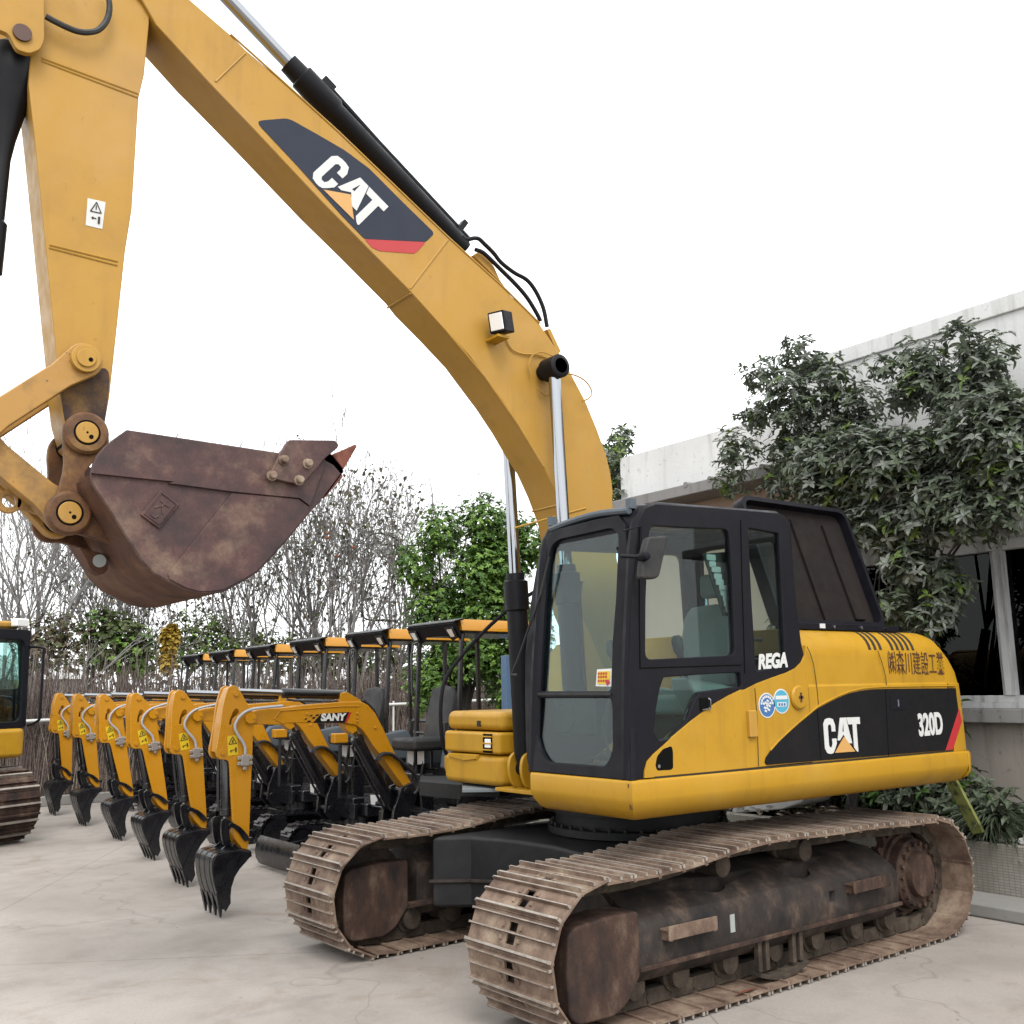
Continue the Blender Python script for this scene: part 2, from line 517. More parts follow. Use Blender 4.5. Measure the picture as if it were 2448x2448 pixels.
def wallmat(name, c, stain, sc=1.0, streak=True, spots=.0):
    n = N(name)
    f = n.noise(1.1 * sc, 6, .65)
    s = n.noise(2.6 * sc, 6, .6, stretch=(2.4, 2.4, .22))
    k = n.mix(n.ramp(f, [(.35, 0.0), (.75, .55)]), c, tuple(x * .72 for x in c[:3]) + (1,))
    k = n.mix(n.ramp(s, [(.52, 0.0), (.74, .75 if streak else .2)]), k, stain)
    k = n.mix(n.ramp(n.noise(14, 5, .7), [(.62, 0.0), (.7, spots)]), k, (.08, .075, .06, 1))
    n.set(k, .85, spec=.25)
    n.bump(n.noise(30, 5), .2, .01)
    M[name] = n.m
wallmat('stained_white', (.86, .86, .85, 1), (.42, .405, .385, 1), spots=.5)
wallmat('pink_render', (.56, .42, .34, 1), (.30, .24, .2, 1), streak=False)
wallmat('dim_render', (.47, .42, .375, 1), (.21, .185, .16, 1), spots=.4)
wallmat('eave_concrete', (.30, .29, .285, 1), (.14, .135, .13, 1))
wallmat('kerb_concrete', (.34, .33, .31, 1), (.2, .19, .17, 1), streak=False, spots=.4)
wallmat('window_frame', (.82, .83, .84, 1), (.2, .19, .18, 1), sc=2, spots=.5)
wallmat('sill_stone', (.42, .41, .40, 1), (.16, .14, .14, 1), sc=3, spots=.8)
rusty('soil', (.018, .013, .010, 1), (.05, .038, .03, 1), (.12, .095, .075, 1), 9, rough=.95)
def tile_mat():
    n = N('planter_tile')
    br = n.n('ShaderNodeTexBrick')
    mp = n.n('ShaderNodeMapping'); mp.inputs['Rotation'].default_value = (0, R(90), R(0))
    sx = n.n('ShaderNodeSeparateXYZ'); n.l(n.co, sx.inputs[0])
    cb = n.n('ShaderNodeCombineXYZ'); n.l(sx.outputs['Y'], cb.inputs[0]); n.l(sx.outputs['Z'], cb.inputs[1])
    n.l(cb.outputs[0], br.inputs['Vector'])
    br.inputs['Color1'].default_value = (.42, .40, .36, 1); br.inputs['Color2'].default_value = (.36, .34, .30, 1); br.inputs['Mortar'].default_value = (.24, .23, .20, 1)
    br.inputs['Scale'].default_value = 1; br.inputs['Brick Width'].default_value = .045; br.inputs['Row Height'].default_value = .022
    br.inputs['Mortar Size'].default_value = .003; br.offset = 0
    c = n.mix(n.ramp(n.noise(2.5, 6, .65), [(.4, 0.0), (.7, .8)]), br.outputs['Color'], (.20, .175, .13, 1))
    n.set(c, .6); n.bump(br.outputs['Fac'], -.3, .002)
    M['planter_tile'] = n.m
tile_mat()

# kerb and planter in front of the building
m = MB(); m.box((-2.90, -6.5, 0), (-2.434, 6.0, .105))
tag(m.build('kerb', 'kerb_concrete', None, bev=.02), kind='structure')
m = MB(); m.box((-3.04, -6.0, 0), (-2.90, 6.0, .495)); PLW = m.build('planter_wall', 'planter_tile', None, bev=.008)
tag(PLW, 'low mosaic tiled planter wall along the foot of the stained building', 'wall')
m = MB()
nx, ny = 12, 90
vs = [(-3.04 - 1.15 * i / nx, -6 + 12 * j / ny, .46 + .10 * mnoise.noise((i * .7, j * .45, 3)) + .10 * math.sin(PI * i / nx) + (.0 if i else -.0)) for i in range(nx + 1) for j in range(ny + 1)]
m.add(vs, [(i * (ny + 1) + j, i * (ny + 1) + j + 1, (i + 1) * (ny + 1) + j + 1, (i + 1) * (ny + 1) + j) for i in range(nx) for j in range(ny)])
tag(m.build('planter_soil', 'soil', None, smooth=60), kind='structure')

# building behind the planter: facade at X = -4.2
FX = -4.2
B1 = empty('building', (FX, 1.5, 0))
tag(B1, 'tall stained white building with parapet, grey window frames and dark glass', 'building')
def bb(b, lo, hi): return b.box(tuple(Vector(lo) - Vector((FX, 1.5, 0))), tuple(Vector(hi) - Vector((FX, 1.5, 0))))
WY0, WY1, WZ0, WZ1 = -.98, 3.4, 1.50, 3.14
m = MB()
bb(m, (-9, -1.55, 0), (FX, 6, 1.42)); bb(m, (-9, -1.55, 3.14), (FX, 6, 5.34)); bb(m, (-9, -1.55, 1.42), (FX, WY0, 3.14)); bb(m, (-9, WY1, 1.42), (FX, 6, 3.14)); bb(m, (-9, WY0, 1.42), (-5.6, WY1, 3.14))
m.build('wall', 'stained_white', B1, smooth=0)
m = MB(); bb(m, (-9.05, -1.58, 5.34), (FX + .03, 6.03, 5.52)); m.build('parapet', 'stained_white', B1, bev=.015)
m = MB(); bb(m, (FX, WY0 - .1, .46), (FX + .012, WY1 + .1, 1.41)); m.build('dado', 'dim_render', B1, smooth=0)
m = MB(); bb(m, (FX - .05, WY0 - .05, 1.41), (FX + .13, WY1 + .05, 1.545)); m.build('sill', 'sill_stone', B1, bev=.012)
WN = MB(); 
y0 = -.55
fr = MB()
bb(fr, (FX - .10, WY0, WZ0 + .045), (FX + .04, WY1, WZ0 + .10)); bb(fr, (FX - .11, WY0, WZ0 + .10), (FX + .02, WY1, WZ0 + .165)); bb(fr, (FX - .10, WY0, WZ1 - .10), (FX + .04, WY1, WZ1 - .002))
for y in (WY0 + .03, -.12, .70, 1.50, 2.3, WY1 - .05): bb(fr, (FX - .09, y - .045, WZ0 + .165), (FX + .035, y + .045, WZ1 - .10))
bb(fr, (FX - .085, -.34, WZ0 + .165), (FX + .01, -.27, WZ1 - .10))
for y in (.64,): bb(fr, (FX - .11, y - .03, WZ0 + .165), (FX - .01, y + .028, WZ1 - .10))
wf = fr.build('window', 'window_frame', B1, bev=.004)
g = MB()
for a, b in ((WY0 + .05, -.14), (-.10, .66), (.72, 1.46), (1.54, 2.26), (2.34, WY1 - .09)): bb(g, (FX - .06, a, WZ0 + .165), (FX - .055, b, WZ1 - .10))
g.build('pane', 'window_glass', wf, smooth=0)
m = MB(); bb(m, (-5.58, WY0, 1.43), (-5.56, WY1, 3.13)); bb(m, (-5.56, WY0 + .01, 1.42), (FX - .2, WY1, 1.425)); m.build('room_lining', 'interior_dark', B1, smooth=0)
m = MB(); bb(m, (FX, -1.3, 3.30), (FX + .75, 5.5, 3.40)); m.build('canopy_slab', 'eave_concrete', B1, bev=.01)

B2 = empty('building', (FX, -3.2, 0))
tag(B2, 'lower stained wing with grey corrugated eave above a pinkish wall, behind the cab', 'building')
def b2(b, lo, hi): return b.box(tuple(Vector(lo) - Vector((FX, -3.2, 0))), tuple(Vector(hi) - Vector((FX, -3.2, 0))))
m = MB(); b2(m, (-9, -4.62, 4.2), (FX - .02, -1.56, 4.99)); m.build('upper_wall', 'stained_white', B2, smooth=0)
m = MB(); b2(m, (-8.98, -4.62, 0), (FX - .03, -1.57, 4.2)); m.build('lower_wall', 'pink_render', B2, smooth=0)
m = MB(); b2(m, (FX - .02, -4.7, 4.13), (FX + .48, -1.57, 4.27)); ev = m.build('eave', 'eave_concrete', B2, bev=.012)
m = MB()
for i in range(4):
    y = -2.9 + i * .40 + 3.2
    m.tube([(-.02, y, 4.285), (.49, y, 4.262)], .035, 8)
m.build('roof_corrugation', 'eave_concrete', ev)

# bits on the planter: white sheet, mossy plank, litter
m = MB()
pl = [(-1.878,0.553),(-1.425,0.627),(-0.864,0.737),(-0.820,0.709),(-0.886,0.655),(-1.131,0.574),(-1.433,0.530),(-1.748,0.485),(-1.801,0.500),(-1.780,0.534)]
m.prism(pl, -3.45, -3.02, 'YZ'); tag(m.build('plastic_sheet', 'white_paint', None, bev=.02), 'crumpled white sheet lying on the planter soil under the engine', 'sheet')
m = MB(); a = [(0.930,1.051),(1.040,0.687)]
m.obox((-2.72, (a[0][0] + a[1][0]) / 2, (a[0][1] + a[1][1]) / 2 - .05), (.018, 0, 0), (0, .05, .012), (-.1, (a[1][0] - a[0][0]) / 2, (a[1][1] - a[0][1]) / 2 - .06))
n_ = N('mossy_wood'); c_ = n_.ramp(n_.noise(9, 6, .7), [(.35, (.03, .03, .015)), (.45, (.20, .22, .05)), (.7, (.33, .34, .10))]); n_.set(c_, .85); M['mossy_wood'] = n_.m
tag(m.build('plank', 'mossy_wood', None, bev=.006), 'mossy yellow green plank leaning behind the counterweight', 'plank')

def leaf_mat(name, a, b, rough=.45, trans=.25, spec=.35):
    n = N(name)
    oi = n.noise(1.7, 3)
    fine = n.noise(23, 2)
    c = n.mix(n.ramp(fine, [(.35, 0.0), (.65, 1.0)]), a, b)
    n.set(c, rough, spec=spec)
    n.b.inputs['Transmission Weight'].default_value = 0
    # a little light through the blade
    tl = n.n('ShaderNodeBsdfTranslucent'); n.l(n.alb(c), tl.inputs[0])
    ms = n.n('ShaderNodeMixShader'); ms.inputs[0].default_value = trans
    n.l(n.b.outputs[0], ms.inputs[1]); n.l(tl.outputs[0], ms.inputs[2])
    n.l(ms.outputs[0], n.t.nodes['Material Output'].inputs[0])
    M[name] = n.m
leaf_mat('dusty_leaf', (.082, .108, .066, 1), (.175, .212, .14, 1), .5)
leaf_mat('grey_leaf', (.16, .178, .15, 1), (.30, .325, .28, 1), .45)
leaf_mat('lime_leaf', (.10, .17, .03, 1), (.20, .28, .06, 1), .45)
leaf_mat('hedge_leaf', (.058, .14, .020, 1), (.12, .24, .042, 1), .4)
leaf_mat('hedge_light', (.17, .32, .05, 1), (.27, .44, .085, 1), .4)
leaf_mat('olive_leaf', (.085, .105, .040, 1), (.17, .19, .08, 1), .6)
leaf_mat('brown_leaf', (.13, .10, .065, 1), (.24, .19, .12, 1), .7)
leaf_mat('yellow_leaf', (.42, .27, .03, 1), (.60, .42, .07, 1), .6)
leaf_mat('twig_leaf', (.070, .074, .058, 1), (.17, .17, .13, 1), .6)
leaf_mat('straw', (.17, .125, .110, 1), (.31, .245, .22, 1), .8, .1)
leaf_mat('straw_pale', (.32, .27, .22, 1), (.44, .38, .32, 1), .8, .1)
leaf_mat('straw_dark', (.10, .072, .065, 1), (.18, .135, .12, 1), .8, .1)
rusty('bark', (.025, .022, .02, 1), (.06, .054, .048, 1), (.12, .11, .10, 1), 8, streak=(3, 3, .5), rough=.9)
rusty('pale_haze_bark', (.26, .25, .245, 1), (.40, .385, .38, 1), (.5, .49, .48, 1), 7, streak=(3, 3, .4), rough=.9)  # pale trunks; on the distant trees the lightness stands in for haze
rusty('grey_bark', (.17, .155, .15, 1), (.29, .27, .26, 1), (.40, .38, .37, 1), 7, streak=(3, 3, .4), rough=.9)  # colour lightened to suggest haze over the background trees

def leaf(b, p, d, up, L, W, droop=.25):
    """one pointed blade of four faces, folded along the midrib"""
    d = d.normalized(); s = d.cross(up)
    if s.length < 1e-3: s = d.orthogonal()
    s.normalize(); n = s.cross(d)
    q = n * (L * droop)
    m1 = p + d * L * .5 - q * .22
    t = p + d * L - q
    a, c = p + d * L * .28 + n * W * .3 - q * .05, p + d * L * .68 + n * W * .3 - q * .42
    b.add([p, a + s * W * .85, c + s * W * .9, t, c - s * W * .9, a - s * W * .85, m1], [(0, 1, 6), (1, 2, 6), (2, 3, 6), (3, 4, 6), (4, 5, 6), (5, 0, 6)])

def rv(rng): 
    while True:
        v = Vector((rng.uniform(-1, 1), rng.uniform(-1, 1), rng.uniform(-1, 1)))
        if .05 < v.length < 1: return v

def foliage(rng, clumps, per_m3, whorl, L, W, mats, droop=.3, shell=.55, b=None, upbias=.9, origin=Vector((0, 0, 0))):
    """clumps = (centre, radii); whorls of leaves near the surface of each clump; mats = list of weights per slot"""
    b = b or MB()
    tips = []
    for c, r in clumps:
        c = Vector(c)
        vol = r[0] * r[1] * r[2] * 4.19
        for _ in range(max(6, int(per_m3 * vol))):
            v = rv(rng); v = v.normalized() * (shell + (1 - shell) * rng.random() ** .6) * rng.uniform(.7, 1.28)
            p = c + Vector((v.x * r[0], v.y * r[1], v.z * r[2]))
            tips.append(p)
            ax = (v.normalized() * .8 + Vector((0, 0, upbias)) + rv(rng) * .55).normalized()
            u = ax.orthogonal().normalized(); w_ = ax.cross(u)
            x = rng.random(); k = 0; acc = 0
            for k, wt in enumerate(mats):
                acc += wt
                if x < acc: break
            b.cur = k
            ph = rng.uniform(0, 6.28); q = rng.randint(max(3, whorl - 2), whorl + 1)
            for i in range(q):
                a = ph + 2 * PI * i / q + rng.uniform(-.3, .3)
                dd = (u * math.cos(a) + w_ * math.sin(a)) * 1.0 + ax * rng.uniform(-.15, .8)
                s = rng.uniform(.5, 1.15)
                leaf(b, p - origin, dd, ax, L * s, W * s, droop * rng.uniform(.4, 1.4))
    return b, tips

def branchy(rng, b, base, tips, r0, n=6, split=None):
    """limbs from a forked trunk out to a sample of tips"""
    base = Vector(base)
    for t in tips:
        t = Vector(t); mid = base.lerp(t, .5) + rv(rng) * (t - base).length * .08 + Vector((0, 0, .1 * (t - base).length * .5))
        b.tube([base, base.lerp(mid, .5) + rv(rng) * .03, mid, mid.lerp(t, .55) + rv(rng) * .04, t], [r0, r0 * .8, r0 * .55, r0 * .35, r0 * .12], n, caps=False)

def crown_px(spec, X, jit, rng, squash=1.0, px_m=236):
    out = []
    for y, z, r in spec:
        out.append((Vector((X + rng.uniform(-jit, jit), y, z)), (r * .8, r, r * squash)))
    return out
def leafy(name, label, cat, base, spec, mats, mnames, L, W, dens, seed, group=None, whorl=6, trunk_r=.06, jit=.3, bark='bark', shell=.55, droop=.3, nlimb=5, trunk_top=.45):
    rng = random.Random(seed)
    base = Vector(base)
    root = empty(name, base); tag(root, label, cat, group)
    b, tips = foliage(rng, spec, dens, whorl, L, W, mats, droop, shell, origin=base)
    b.build('crown', mnames, root, smooth=0, fix=False)
    t = MB()
    cen = sum((Vector(c) for c, r in spec), Vector()) / len(spec)
    fork = base.lerp(cen, trunk_top)
    t.tube([base - base - Vector((0, 0, .15)), (base.lerp(fork, .5) - base) + rv(rng) * .05, fork - base], [trunk_r * 1.3, trunk_r, trunk_r * .8], 9)
    branchy(rng, t, fork - base, [Vector(c) - base + rv(rng) * .1 for c, r in spec[::3]], trunk_r * .3)
    branchy(rng, t, fork - base, [p - base for p in rng.sample(tips, min(nlimb, len(tips)))], trunk_r * .3, 5)
    t.build('trunk', bark, root)
    return root

# ================================================================ the large excavator
EX = empty('excavator')
tag(EX, 'large yellow and black tracked excavator with raised boom, rusty bucket and open engine hood', 'excavator')
PSI = 0.0304

# ---- tracks
def belt_path():
    pts = []
    for i in range(40): pts.append((-1.57 + 3.276 * i / 40, .035))
    for i in range(24):
        a = -PI / 2 + PI * i / 24
        pts.append((1.706 + .38 * math.cos(a), .415 + .38 * math.sin(a)))
    top = [(1.706, .795), (1.45, .785), (1.05, .800), (.72, .835), (.45, .858), (.17, .862), (-.1, .852), (-.45, .845), (-.8, .840), (-1.2, .822), (-1.57, .812)]
    for p in smoothline([(a, b, 0) for a, b in top], 6)[:-1]: pts.append((p[0], p[1]))
    for i in range(24):
        a = PI / 2 + PI * i / 24
        pts.append((-1.57 + .388 * math.cos(a), .424 + .388 * math.sin(a)))
    return pts

def resample(pts, n):
    P = [Vector((a, b, 0)) for a, b in pts]; P.append(P[0])
    L = [0]
    for a, b in zip(P, P[1:]): L.append(L[-1] + (b - a).length)
    out = []; j = 0
    for i in range(n):
        s = L[-1] * i / n
        while L[j + 1] < s: j += 1
        t = (s - L[j]) / max(L[j + 1] - L[j], 1e-9)
        p = P[j].lerp(P[j + 1], t)
        out.append(p)
    return out, L[-1] / n

PATH = belt_path()
def make_track(cy, outer):
    """outer = +1 when the visible side faces +Y"""
    n = 47
    pts, pitch = resample(PATH, n)
    b = MB()
    W = .36
    for i, p in enumerate(pts):
        a, c = pts[i - 1], pts[(i + 1) % n]
        t = (c - a).normalized(); nn = Vector((t.y, -t.x, 0))       # outward
        # belt runs bottom (+X) -> front -> top: outward is to the right of travel
        h = pitch * .5
        def P(s, o, y, p=p, t=t, nn=nn): q = p + t * s + nn * o; return (q.x, cy + y, q.y)
        jit = random.uniform(-.002, .002)
        def bar(s0, s1, o0, o1, y0, y1, taper=.0):
            vs = [P(s0, o0, y0), P(s1, o0, y0), P(s1, o0, y1), P(s0, o0, y1),
                  P(s0 + taper, o1, y0 + taper), P(s1 - taper, o1, y0 + taper), P(s1 - taper, o1, y1 - taper), P(s0 + taper, o1, y1 - taper)]
            b.add(vs, [(0, 1, 2, 3), (7, 6, 5, 4), (0, 4, 5, 1), (1, 5, 6, 2), (2, 6, 7, 3), (3, 7, 4, 0)])
        b.mat(0)
        for y0, y1 in ((-W, -.035), (.035, W)): bar(-h - .012, h - .004, -.006, .006 + jit, y0, y1)
        for s0, s1 in ((-h - .012, -.062), (-.012, .004), (.048, h - .004)): bar(s0, s1, -.0062, .0058 + jit, -.035, .035)
        # three grousers; the leading one is tall
        for s, hh, ww in ((-h + .004, .030, .011), (-.005, .028, .008), (h - .024, .028, .008)):
            b.mat(0); bar(s - ww, s + ww, .006 + jit, hh + jit, -W + .004, W - .004, .004)
            b.mat(1)
            for e in (-1, 1):
                y = e * (W - .004)
                bar(s - ww * .8, s + ww * .8, .008, hh - .002, y - .004 * e, y + .003 * e)
        # worn crest of the tall grouser
        b.mat(1); bar(-h - .003, -h + .011, .029 + jit, .0325 + jit, -W + .012, W - .012, .001)
        for s in (-.005, h - .024): bar(s - .0035, s + .0035, .027 + jit, .0295 + jit, -W + .012, W - .012, .001)
        # bolts
        b.mat(0)
        for s in (-.037, .026):
            for y in (-.075, .075):
                bar(s - .013, s + .013, .004, .017, y - .012, y + .012, .003)
        # lip that overlaps the next shoe
        b.mat(0); bar(h - .006, h + .016, -.016, -.004, -W + .004, W - .004)
    t = b.build('track', ['track_steel', 'track_worn'], EX, smooth=0, rot=PSI)
    # chain links
    k = MB()
    for i, p in enumerate(pts):
        a, c = pts[i - 1], pts[(i + 1) % n]
        tt = (c - a).normalized(); nn = Vector((tt.y, -tt.x, 0))
        for s in (-1, 1):
            for dy, lo in ((.085, -.5), (.112, .35)):
                q = p - nn * .058 + tt * lo * .05
                k.obox((q.x, cy + s * dy, q.y), (tt.x * pitch * .52, 0, tt.y * pitch * .52), (0, .014, 0), (nn.x * .042, 0, nn.y * .042))
        q = p - nn * .055 + tt * pitch * .5
        k.disc_y(q.x, q.y, cy - .13, cy + .13, .026, 8)
    ch = k.build('track_chain', 'track_inner', t, smooth=30)
    # roller frame
    o = outer
    cs = [(-.20, .21), (.20, .21), (.268, .285), (.272, .30), (.272, .50), (.238, .553), (.06, .655), (-.20, .69)]
    r = MB()
    rings = []
    for x in (-1.12, -.6, 0, .6, 1.42):
        rings.append([(x if cy > 0 else min(x, 1.31), cy + o * (y if cy > 0 else min(y, .17)), z) for y, z in cs])
    r.loft(rings)
    fr = r.build('track_frame', 'frame_grime', t, bev=.007, smooth=22)
    ct = []
    for x in (-.19, .62):
        m = MB()
        rr = rounded([(x - .135, .10), (x + .02, .06), (x + .125, .10), (x + .135, .16), (x - .02, .205), (x - .125, .17)], .05)
        m.prism([(a, cy + o * y) for a, y in rr], .22, .85, 'XY')
        ct.append(m.build('c', 'void', None, smooth=0))
    m = MB(); m.box((-.43, cy + o * .15 - .1, .41), (-.365, cy + o * .30 + .05, .48)); ct.append(m.build('c', 'void', None, smooth=0))
    cut(fr, ct)
    # lower flange with bottom lip
    g = MB(); ya, yb = sorted((cy + o * .20, cy + o * .292)); g.box((-1.13, ya, .288), (1.415, yb, .312))
    g.build('flange', 'frame_rust', t, bev=.004)
    # front yoke cover
    y0, y1 = cy + o * .06, cy + o * .278
    if cy < 0:      # seen from inside: the guard sits back from the shoe ends
        y0, y1 = cy + o * .0, cy + o * .20
        q = rounded([(1.30, .61), (1.55, .615), (1.78, .60), (1.81, .57), (1.82, .36), (1.81, .18), (1.74, .115), (1.52, .11), (1.40, .16), (1.30, .28)], .06)
    q = rounded([(1.40, .60), (1.62, .605), (1.86, .585), (1.915, .555), (1.93, .36), (1.915, .15), (1.86, .105), (1.60, .10), (1.50, .15), (1.40, .275)], .03)
    m = MB(); m.prism(q, min(y0, y1), max(y0, y1))
    m.build('idler_guard', 'frame_rust', t, bev=.016, seg=3)
    m = MB(); m.disc_y(1.706, .415, cy - .075, cy + .075, .335, 40); m.disc_y(1.706, .415, cy - .16, cy + .16, .10, 20)
    m.build('idler', 'frame_grime', t)
    # rollers
    for x in (-1.12, -.72, -.29, .14, .57, 1.0, 1.36):
        m = MB()
        m.lathe(((x, cy - .19, .185), (0, 1, 0)), [(0, .055), (.0, .07), (.045, .075), (.05, .098), (.075, .098), (.08, .082), (.30, .082), (.305, .098), (.33, .098), (.335, .075), (.38, .07), (.385, .045)], 20)
        m.build('track_roller', 'track_inner', t)
    for x in (-.27, .55):
        m = MB()
        m.lathe(((x, cy - .12, .725), (0, 1, 0)), [(0, .07), (.05, .07), (.055, .09), (.08, .09), (.085, .07), (.27, .068), (.28, .05)], 20)
        m.cyl((x, cy, .62), (x, cy, .725), .03, 8)
        m.build('carrier_roller', 'track_inner', t)
    # sprocket and travel motor
    m = MB()
    tooth = []
    for i in range(21):
        for da, rr in ((-.09, .30), (-.035, .345), (.035, .345), (.09, .30)):
            a = 2 * PI * i / 21 + da
            tooth.append((-1.57 + rr * math.cos(a), .424 + rr * math.sin(a)))
    m.prism(tooth, cy - .03, cy + .03)
    m.lathe(((-1.57, cy, .424), (0, o, 0)), [(0, .28), (.06, .275), (.065, .25), (.13, .245), (.15, .225), (.155, .16), (.20, .15), (.21, .05)], 36)
    for i in range(18):
        a = 2 * PI * i / 18
        m.cyl((-1.57 + .215 * math.cos(a), cy + o * .14, .424 + .215 * math.sin(a)), (-1.57 + .215 * math.cos(a), cy + o * .175, .424 + .215 * math.sin(a)), .017, 6)
    m.build('sprocket', 'frame_rust', t)
    # step brackets on the outer side
    if cy > 0:
        for xa, xb, z in ((.84, 1.24, .475), (-.93, -.50, .495)):
            m = MB()
            m.box((xa, cy + .255, z), (xb, cy + .34, z + .012))
            m.box((xa, cy + .328, z - .045), (xb, cy + .341, z + .03))
            m.obox((xa + .02, cy + .30, z - .02), (.012, 0, 0), (0, .04, 0), (0, 0, .03))
            m.obox((xb - .02, cy + .30, z - .02), (.012, 0, 0), (0, .04, 0), (0, 0, .03))
            m.build('step', 'track_steel' if xa > 0 else 'frame_rust', t, bev=.003)
        # track guard hanging from the frame
        m = MB()
        gx = .19
        for dx in (-.20, -.13, .13, .20): m.obox((gx + dx, cy + .25, .20), (.017, 0, 0), (0, .018, 0), (0, 0, .09))
        arc = [(gx - .24, .10)] + [(gx + .24 * math.cos(a), .10 - .055 * math.sin(-a)) for a in [PI + PI * i / 10 for i in range(11)]] + [(gx + .24, .10)]
        low = [(gx - .235 + .47 * i / 12, .088 - .045 * math.sin(PI * i / 12)) for i in range(13)]
        up = [(a, b + .024) for a, b in low][::-1]
        m.prism(low + up, cy + .19, cy + .29)
        m.build('track_guard', 'track_inner', t, bev=.003)
        # small yellow sticker on the frame side
        m = MB(); m.box((.615, cy + .2705, .375), (.655, cy + .2755, .475)); m.build('sticker', 'plastic_pale', t, smooth=0)
        # dead leaf on the chain side
        m = MB(); m.add([(.72, cy + .33, .05), (.60, cy + .30, .055), (.47, cy + .31, .052), (.60, cy + .345, .06)], [(0, 1, 2, 3)])
        m.build('dry_leaf', 'tooth_rust', t, smooth=0, fix=False)
    return t
make_track(1.135, 1)
make_track(-1.135, 1)

# ---- car body between the tracks
m = MB()
cbp = [(1.30, -.80), (1.07, -.62), (.97, -.20), (.95, .15), (1.02, .5), (1.10, .62), (1.30, .80), (-1.1, .80), (-.88, .55), (-.82, 0), (-.88, -.55), (-1.1, -.80)]
m.prism(cbp, .27, .765, 'XY')
m.build('car_body', 'bearing_black', EX, bev=.03, seg=3, rot=PSI)
m = MB()
for z in (.455,):
    m.tube([(x + .012, y, z + .10 * (abs(y) < .5) * .3) for x, y in cbp[:7]], .014, 6)
m.build('weld_flange', 'frame_grime', EX, rot=PSI)
m = MB()
m.lathe(((0, 0, .775), (0, 0, 1)), [(0, .66), (.05, .66), (.055, .60), (.14, .60), (.145, .64), (.25, .64), (.255, .60), (.29, .60)], 48)
for i in range(36):
    a = 2 * PI * i / 36
    m.cyl((.63 * math.cos(a), .63 * math.sin(a), .82), (.63 * math.cos(a), .63 * math.sin(a), .85), .016, 6)
m.build('swing_bearing', 'bearing_black', EX)

# ---- upper frame skirt: a folded section swept round the platform edge
def sweep(path, prof, b):
    """path in XY (outside on the left of travel), prof = (outward offset, z)"""
    P = [Vector((x, y, 0)) for x, y in path]
    rings = []
    for i, p in enumerate(P):
        d0 = (p - P[i - 1]).normalized() if i else (P[1] - p).normalized()
        d1 = (P[i + 1] - p).normalized() if i < len(P) - 1 else d0
        n0 = Vector((-d0.y, d0.x, 0)); n1 = Vector((-d1.y, d1.x, 0))
        nn = (n0 + n1).normalized(); k = 1 / max(nn.dot(n0), .3)
        rings.append([(p.x + nn.x * o * k, p.y + nn.y * o * k, z) for o, z in prof])
    b.loft(rings)
prof = [(-.28, 1.05), (-.12, 1.055), (-.075, 1.075), (-.025, 1.125), (-.004, 1.165), (0, 1.185), (0, 1.268), (-.004, 1.280), (-.012, 1.285), (-.28, 1.285)]
m = MB()
rear = -2.10
corner = [(1.349 - .03 + .03 * math.cos(a), 1.425 - .03 + .03 * math.sin(a)) for a in [PI / 2 - PI / 2 * i / 5 for i in range(6)]]
path = [(rear, 1.425), (1.349, 1.425), (1.349, .485)]
sweep(path, prof, m)
m.build('side_skirt', 'cat_yellow', EX, smooth=40)
m = MB()   # rust-stained weld at the corner
m.add([(1.351, 1.4, 1.27), (1.3515, 1.391, 1.27), (1.3375, 1.388, 1.125), (1.337, 1.399, 1.125)], [(0, 1, 2, 3)])
m.build('weld_stain', 'kanji_brown', EX, smooth=0, fix=False)
m = MB()
m.prism([(1.08, .49), (1.08, 1.16), (-2.10, 1.16), (-2.10, -1.16), (.75, -1.16), (.75, -.45), (.60, -.42), (.60, .42)], 1.045, 1.275, 'XY')
m.build('platform', 'bearing_black', EX, bev=.01)
m = MB()
sweep([(.78, -.55), (.78, -1.42), (rear, -1.42)], prof, m)
m.build('side_skirt', 'cat_yellow', EX, smooth=40)
m = MB()  # rear swinging corner of the frame under the counterweight
sweep([(rear - .11, 1.06), (rear - .105, 1.36), (rear - .055, 1.43), (rear - .006, 1.435)][::-1], prof, m)

# ---- body panels on the cab side
door = [(1.227,1.293),(1.221,1.336),(1.198,1.385),(1.147,1.422),(1.061,1.469),(0.950,1.535),(0.837,1.595),(0.722,1.649),(0.605,1.701),(0.484,1.744),(0.374,1.777)] + [(0.341,1.776),(0.215,1.815),(0.074,1.848),(-0.085,1.882),(-0.174,1.910),(-0.238,1.948),(-0.277,1.999),(-0.289,2.051)] + [(-.292, 2.06), (-.292, 1.302)]
m = MB(); m.prism(door, 1.335, 1.40)
m.build('lower_cab_panel', 'cat_yellow', EX, bev=.012, seg=3)

# engine bay: shoulders rounded towards the deck
def section(x, h, g=0):
    pts = [(1.40 - g, 1.295), (1.40 - g, 1.788), (1.388 - g, 1.800), (1.388 - g, max(1.802, h - .20))]
    z0 = max(1.802, h - .20); hh = h - z0
    for i in range(1, 8):
        a = PI / 2 * i / 8
        pts.append((1.388 - g - .20 * (1 - math.cos(a)), z0 + hh * math.sin(a)))
    pts += [(1.10, h), (-1.25, h), (-1.36, h - .08), (-1.39, max(1.8, h - .2)), (-1.39, 1.295)]
    return [(x, y, z) for y, z in pts]
m = MB()
m.loft([section(x, 2.182) for x in (-.283, -.9, -1.5, -1.80)] + [section(-1.88, 2.176), section(-1.945, 2.158)])
m.build('engine_housing', 'cat_yellow', EX, bev=.004)
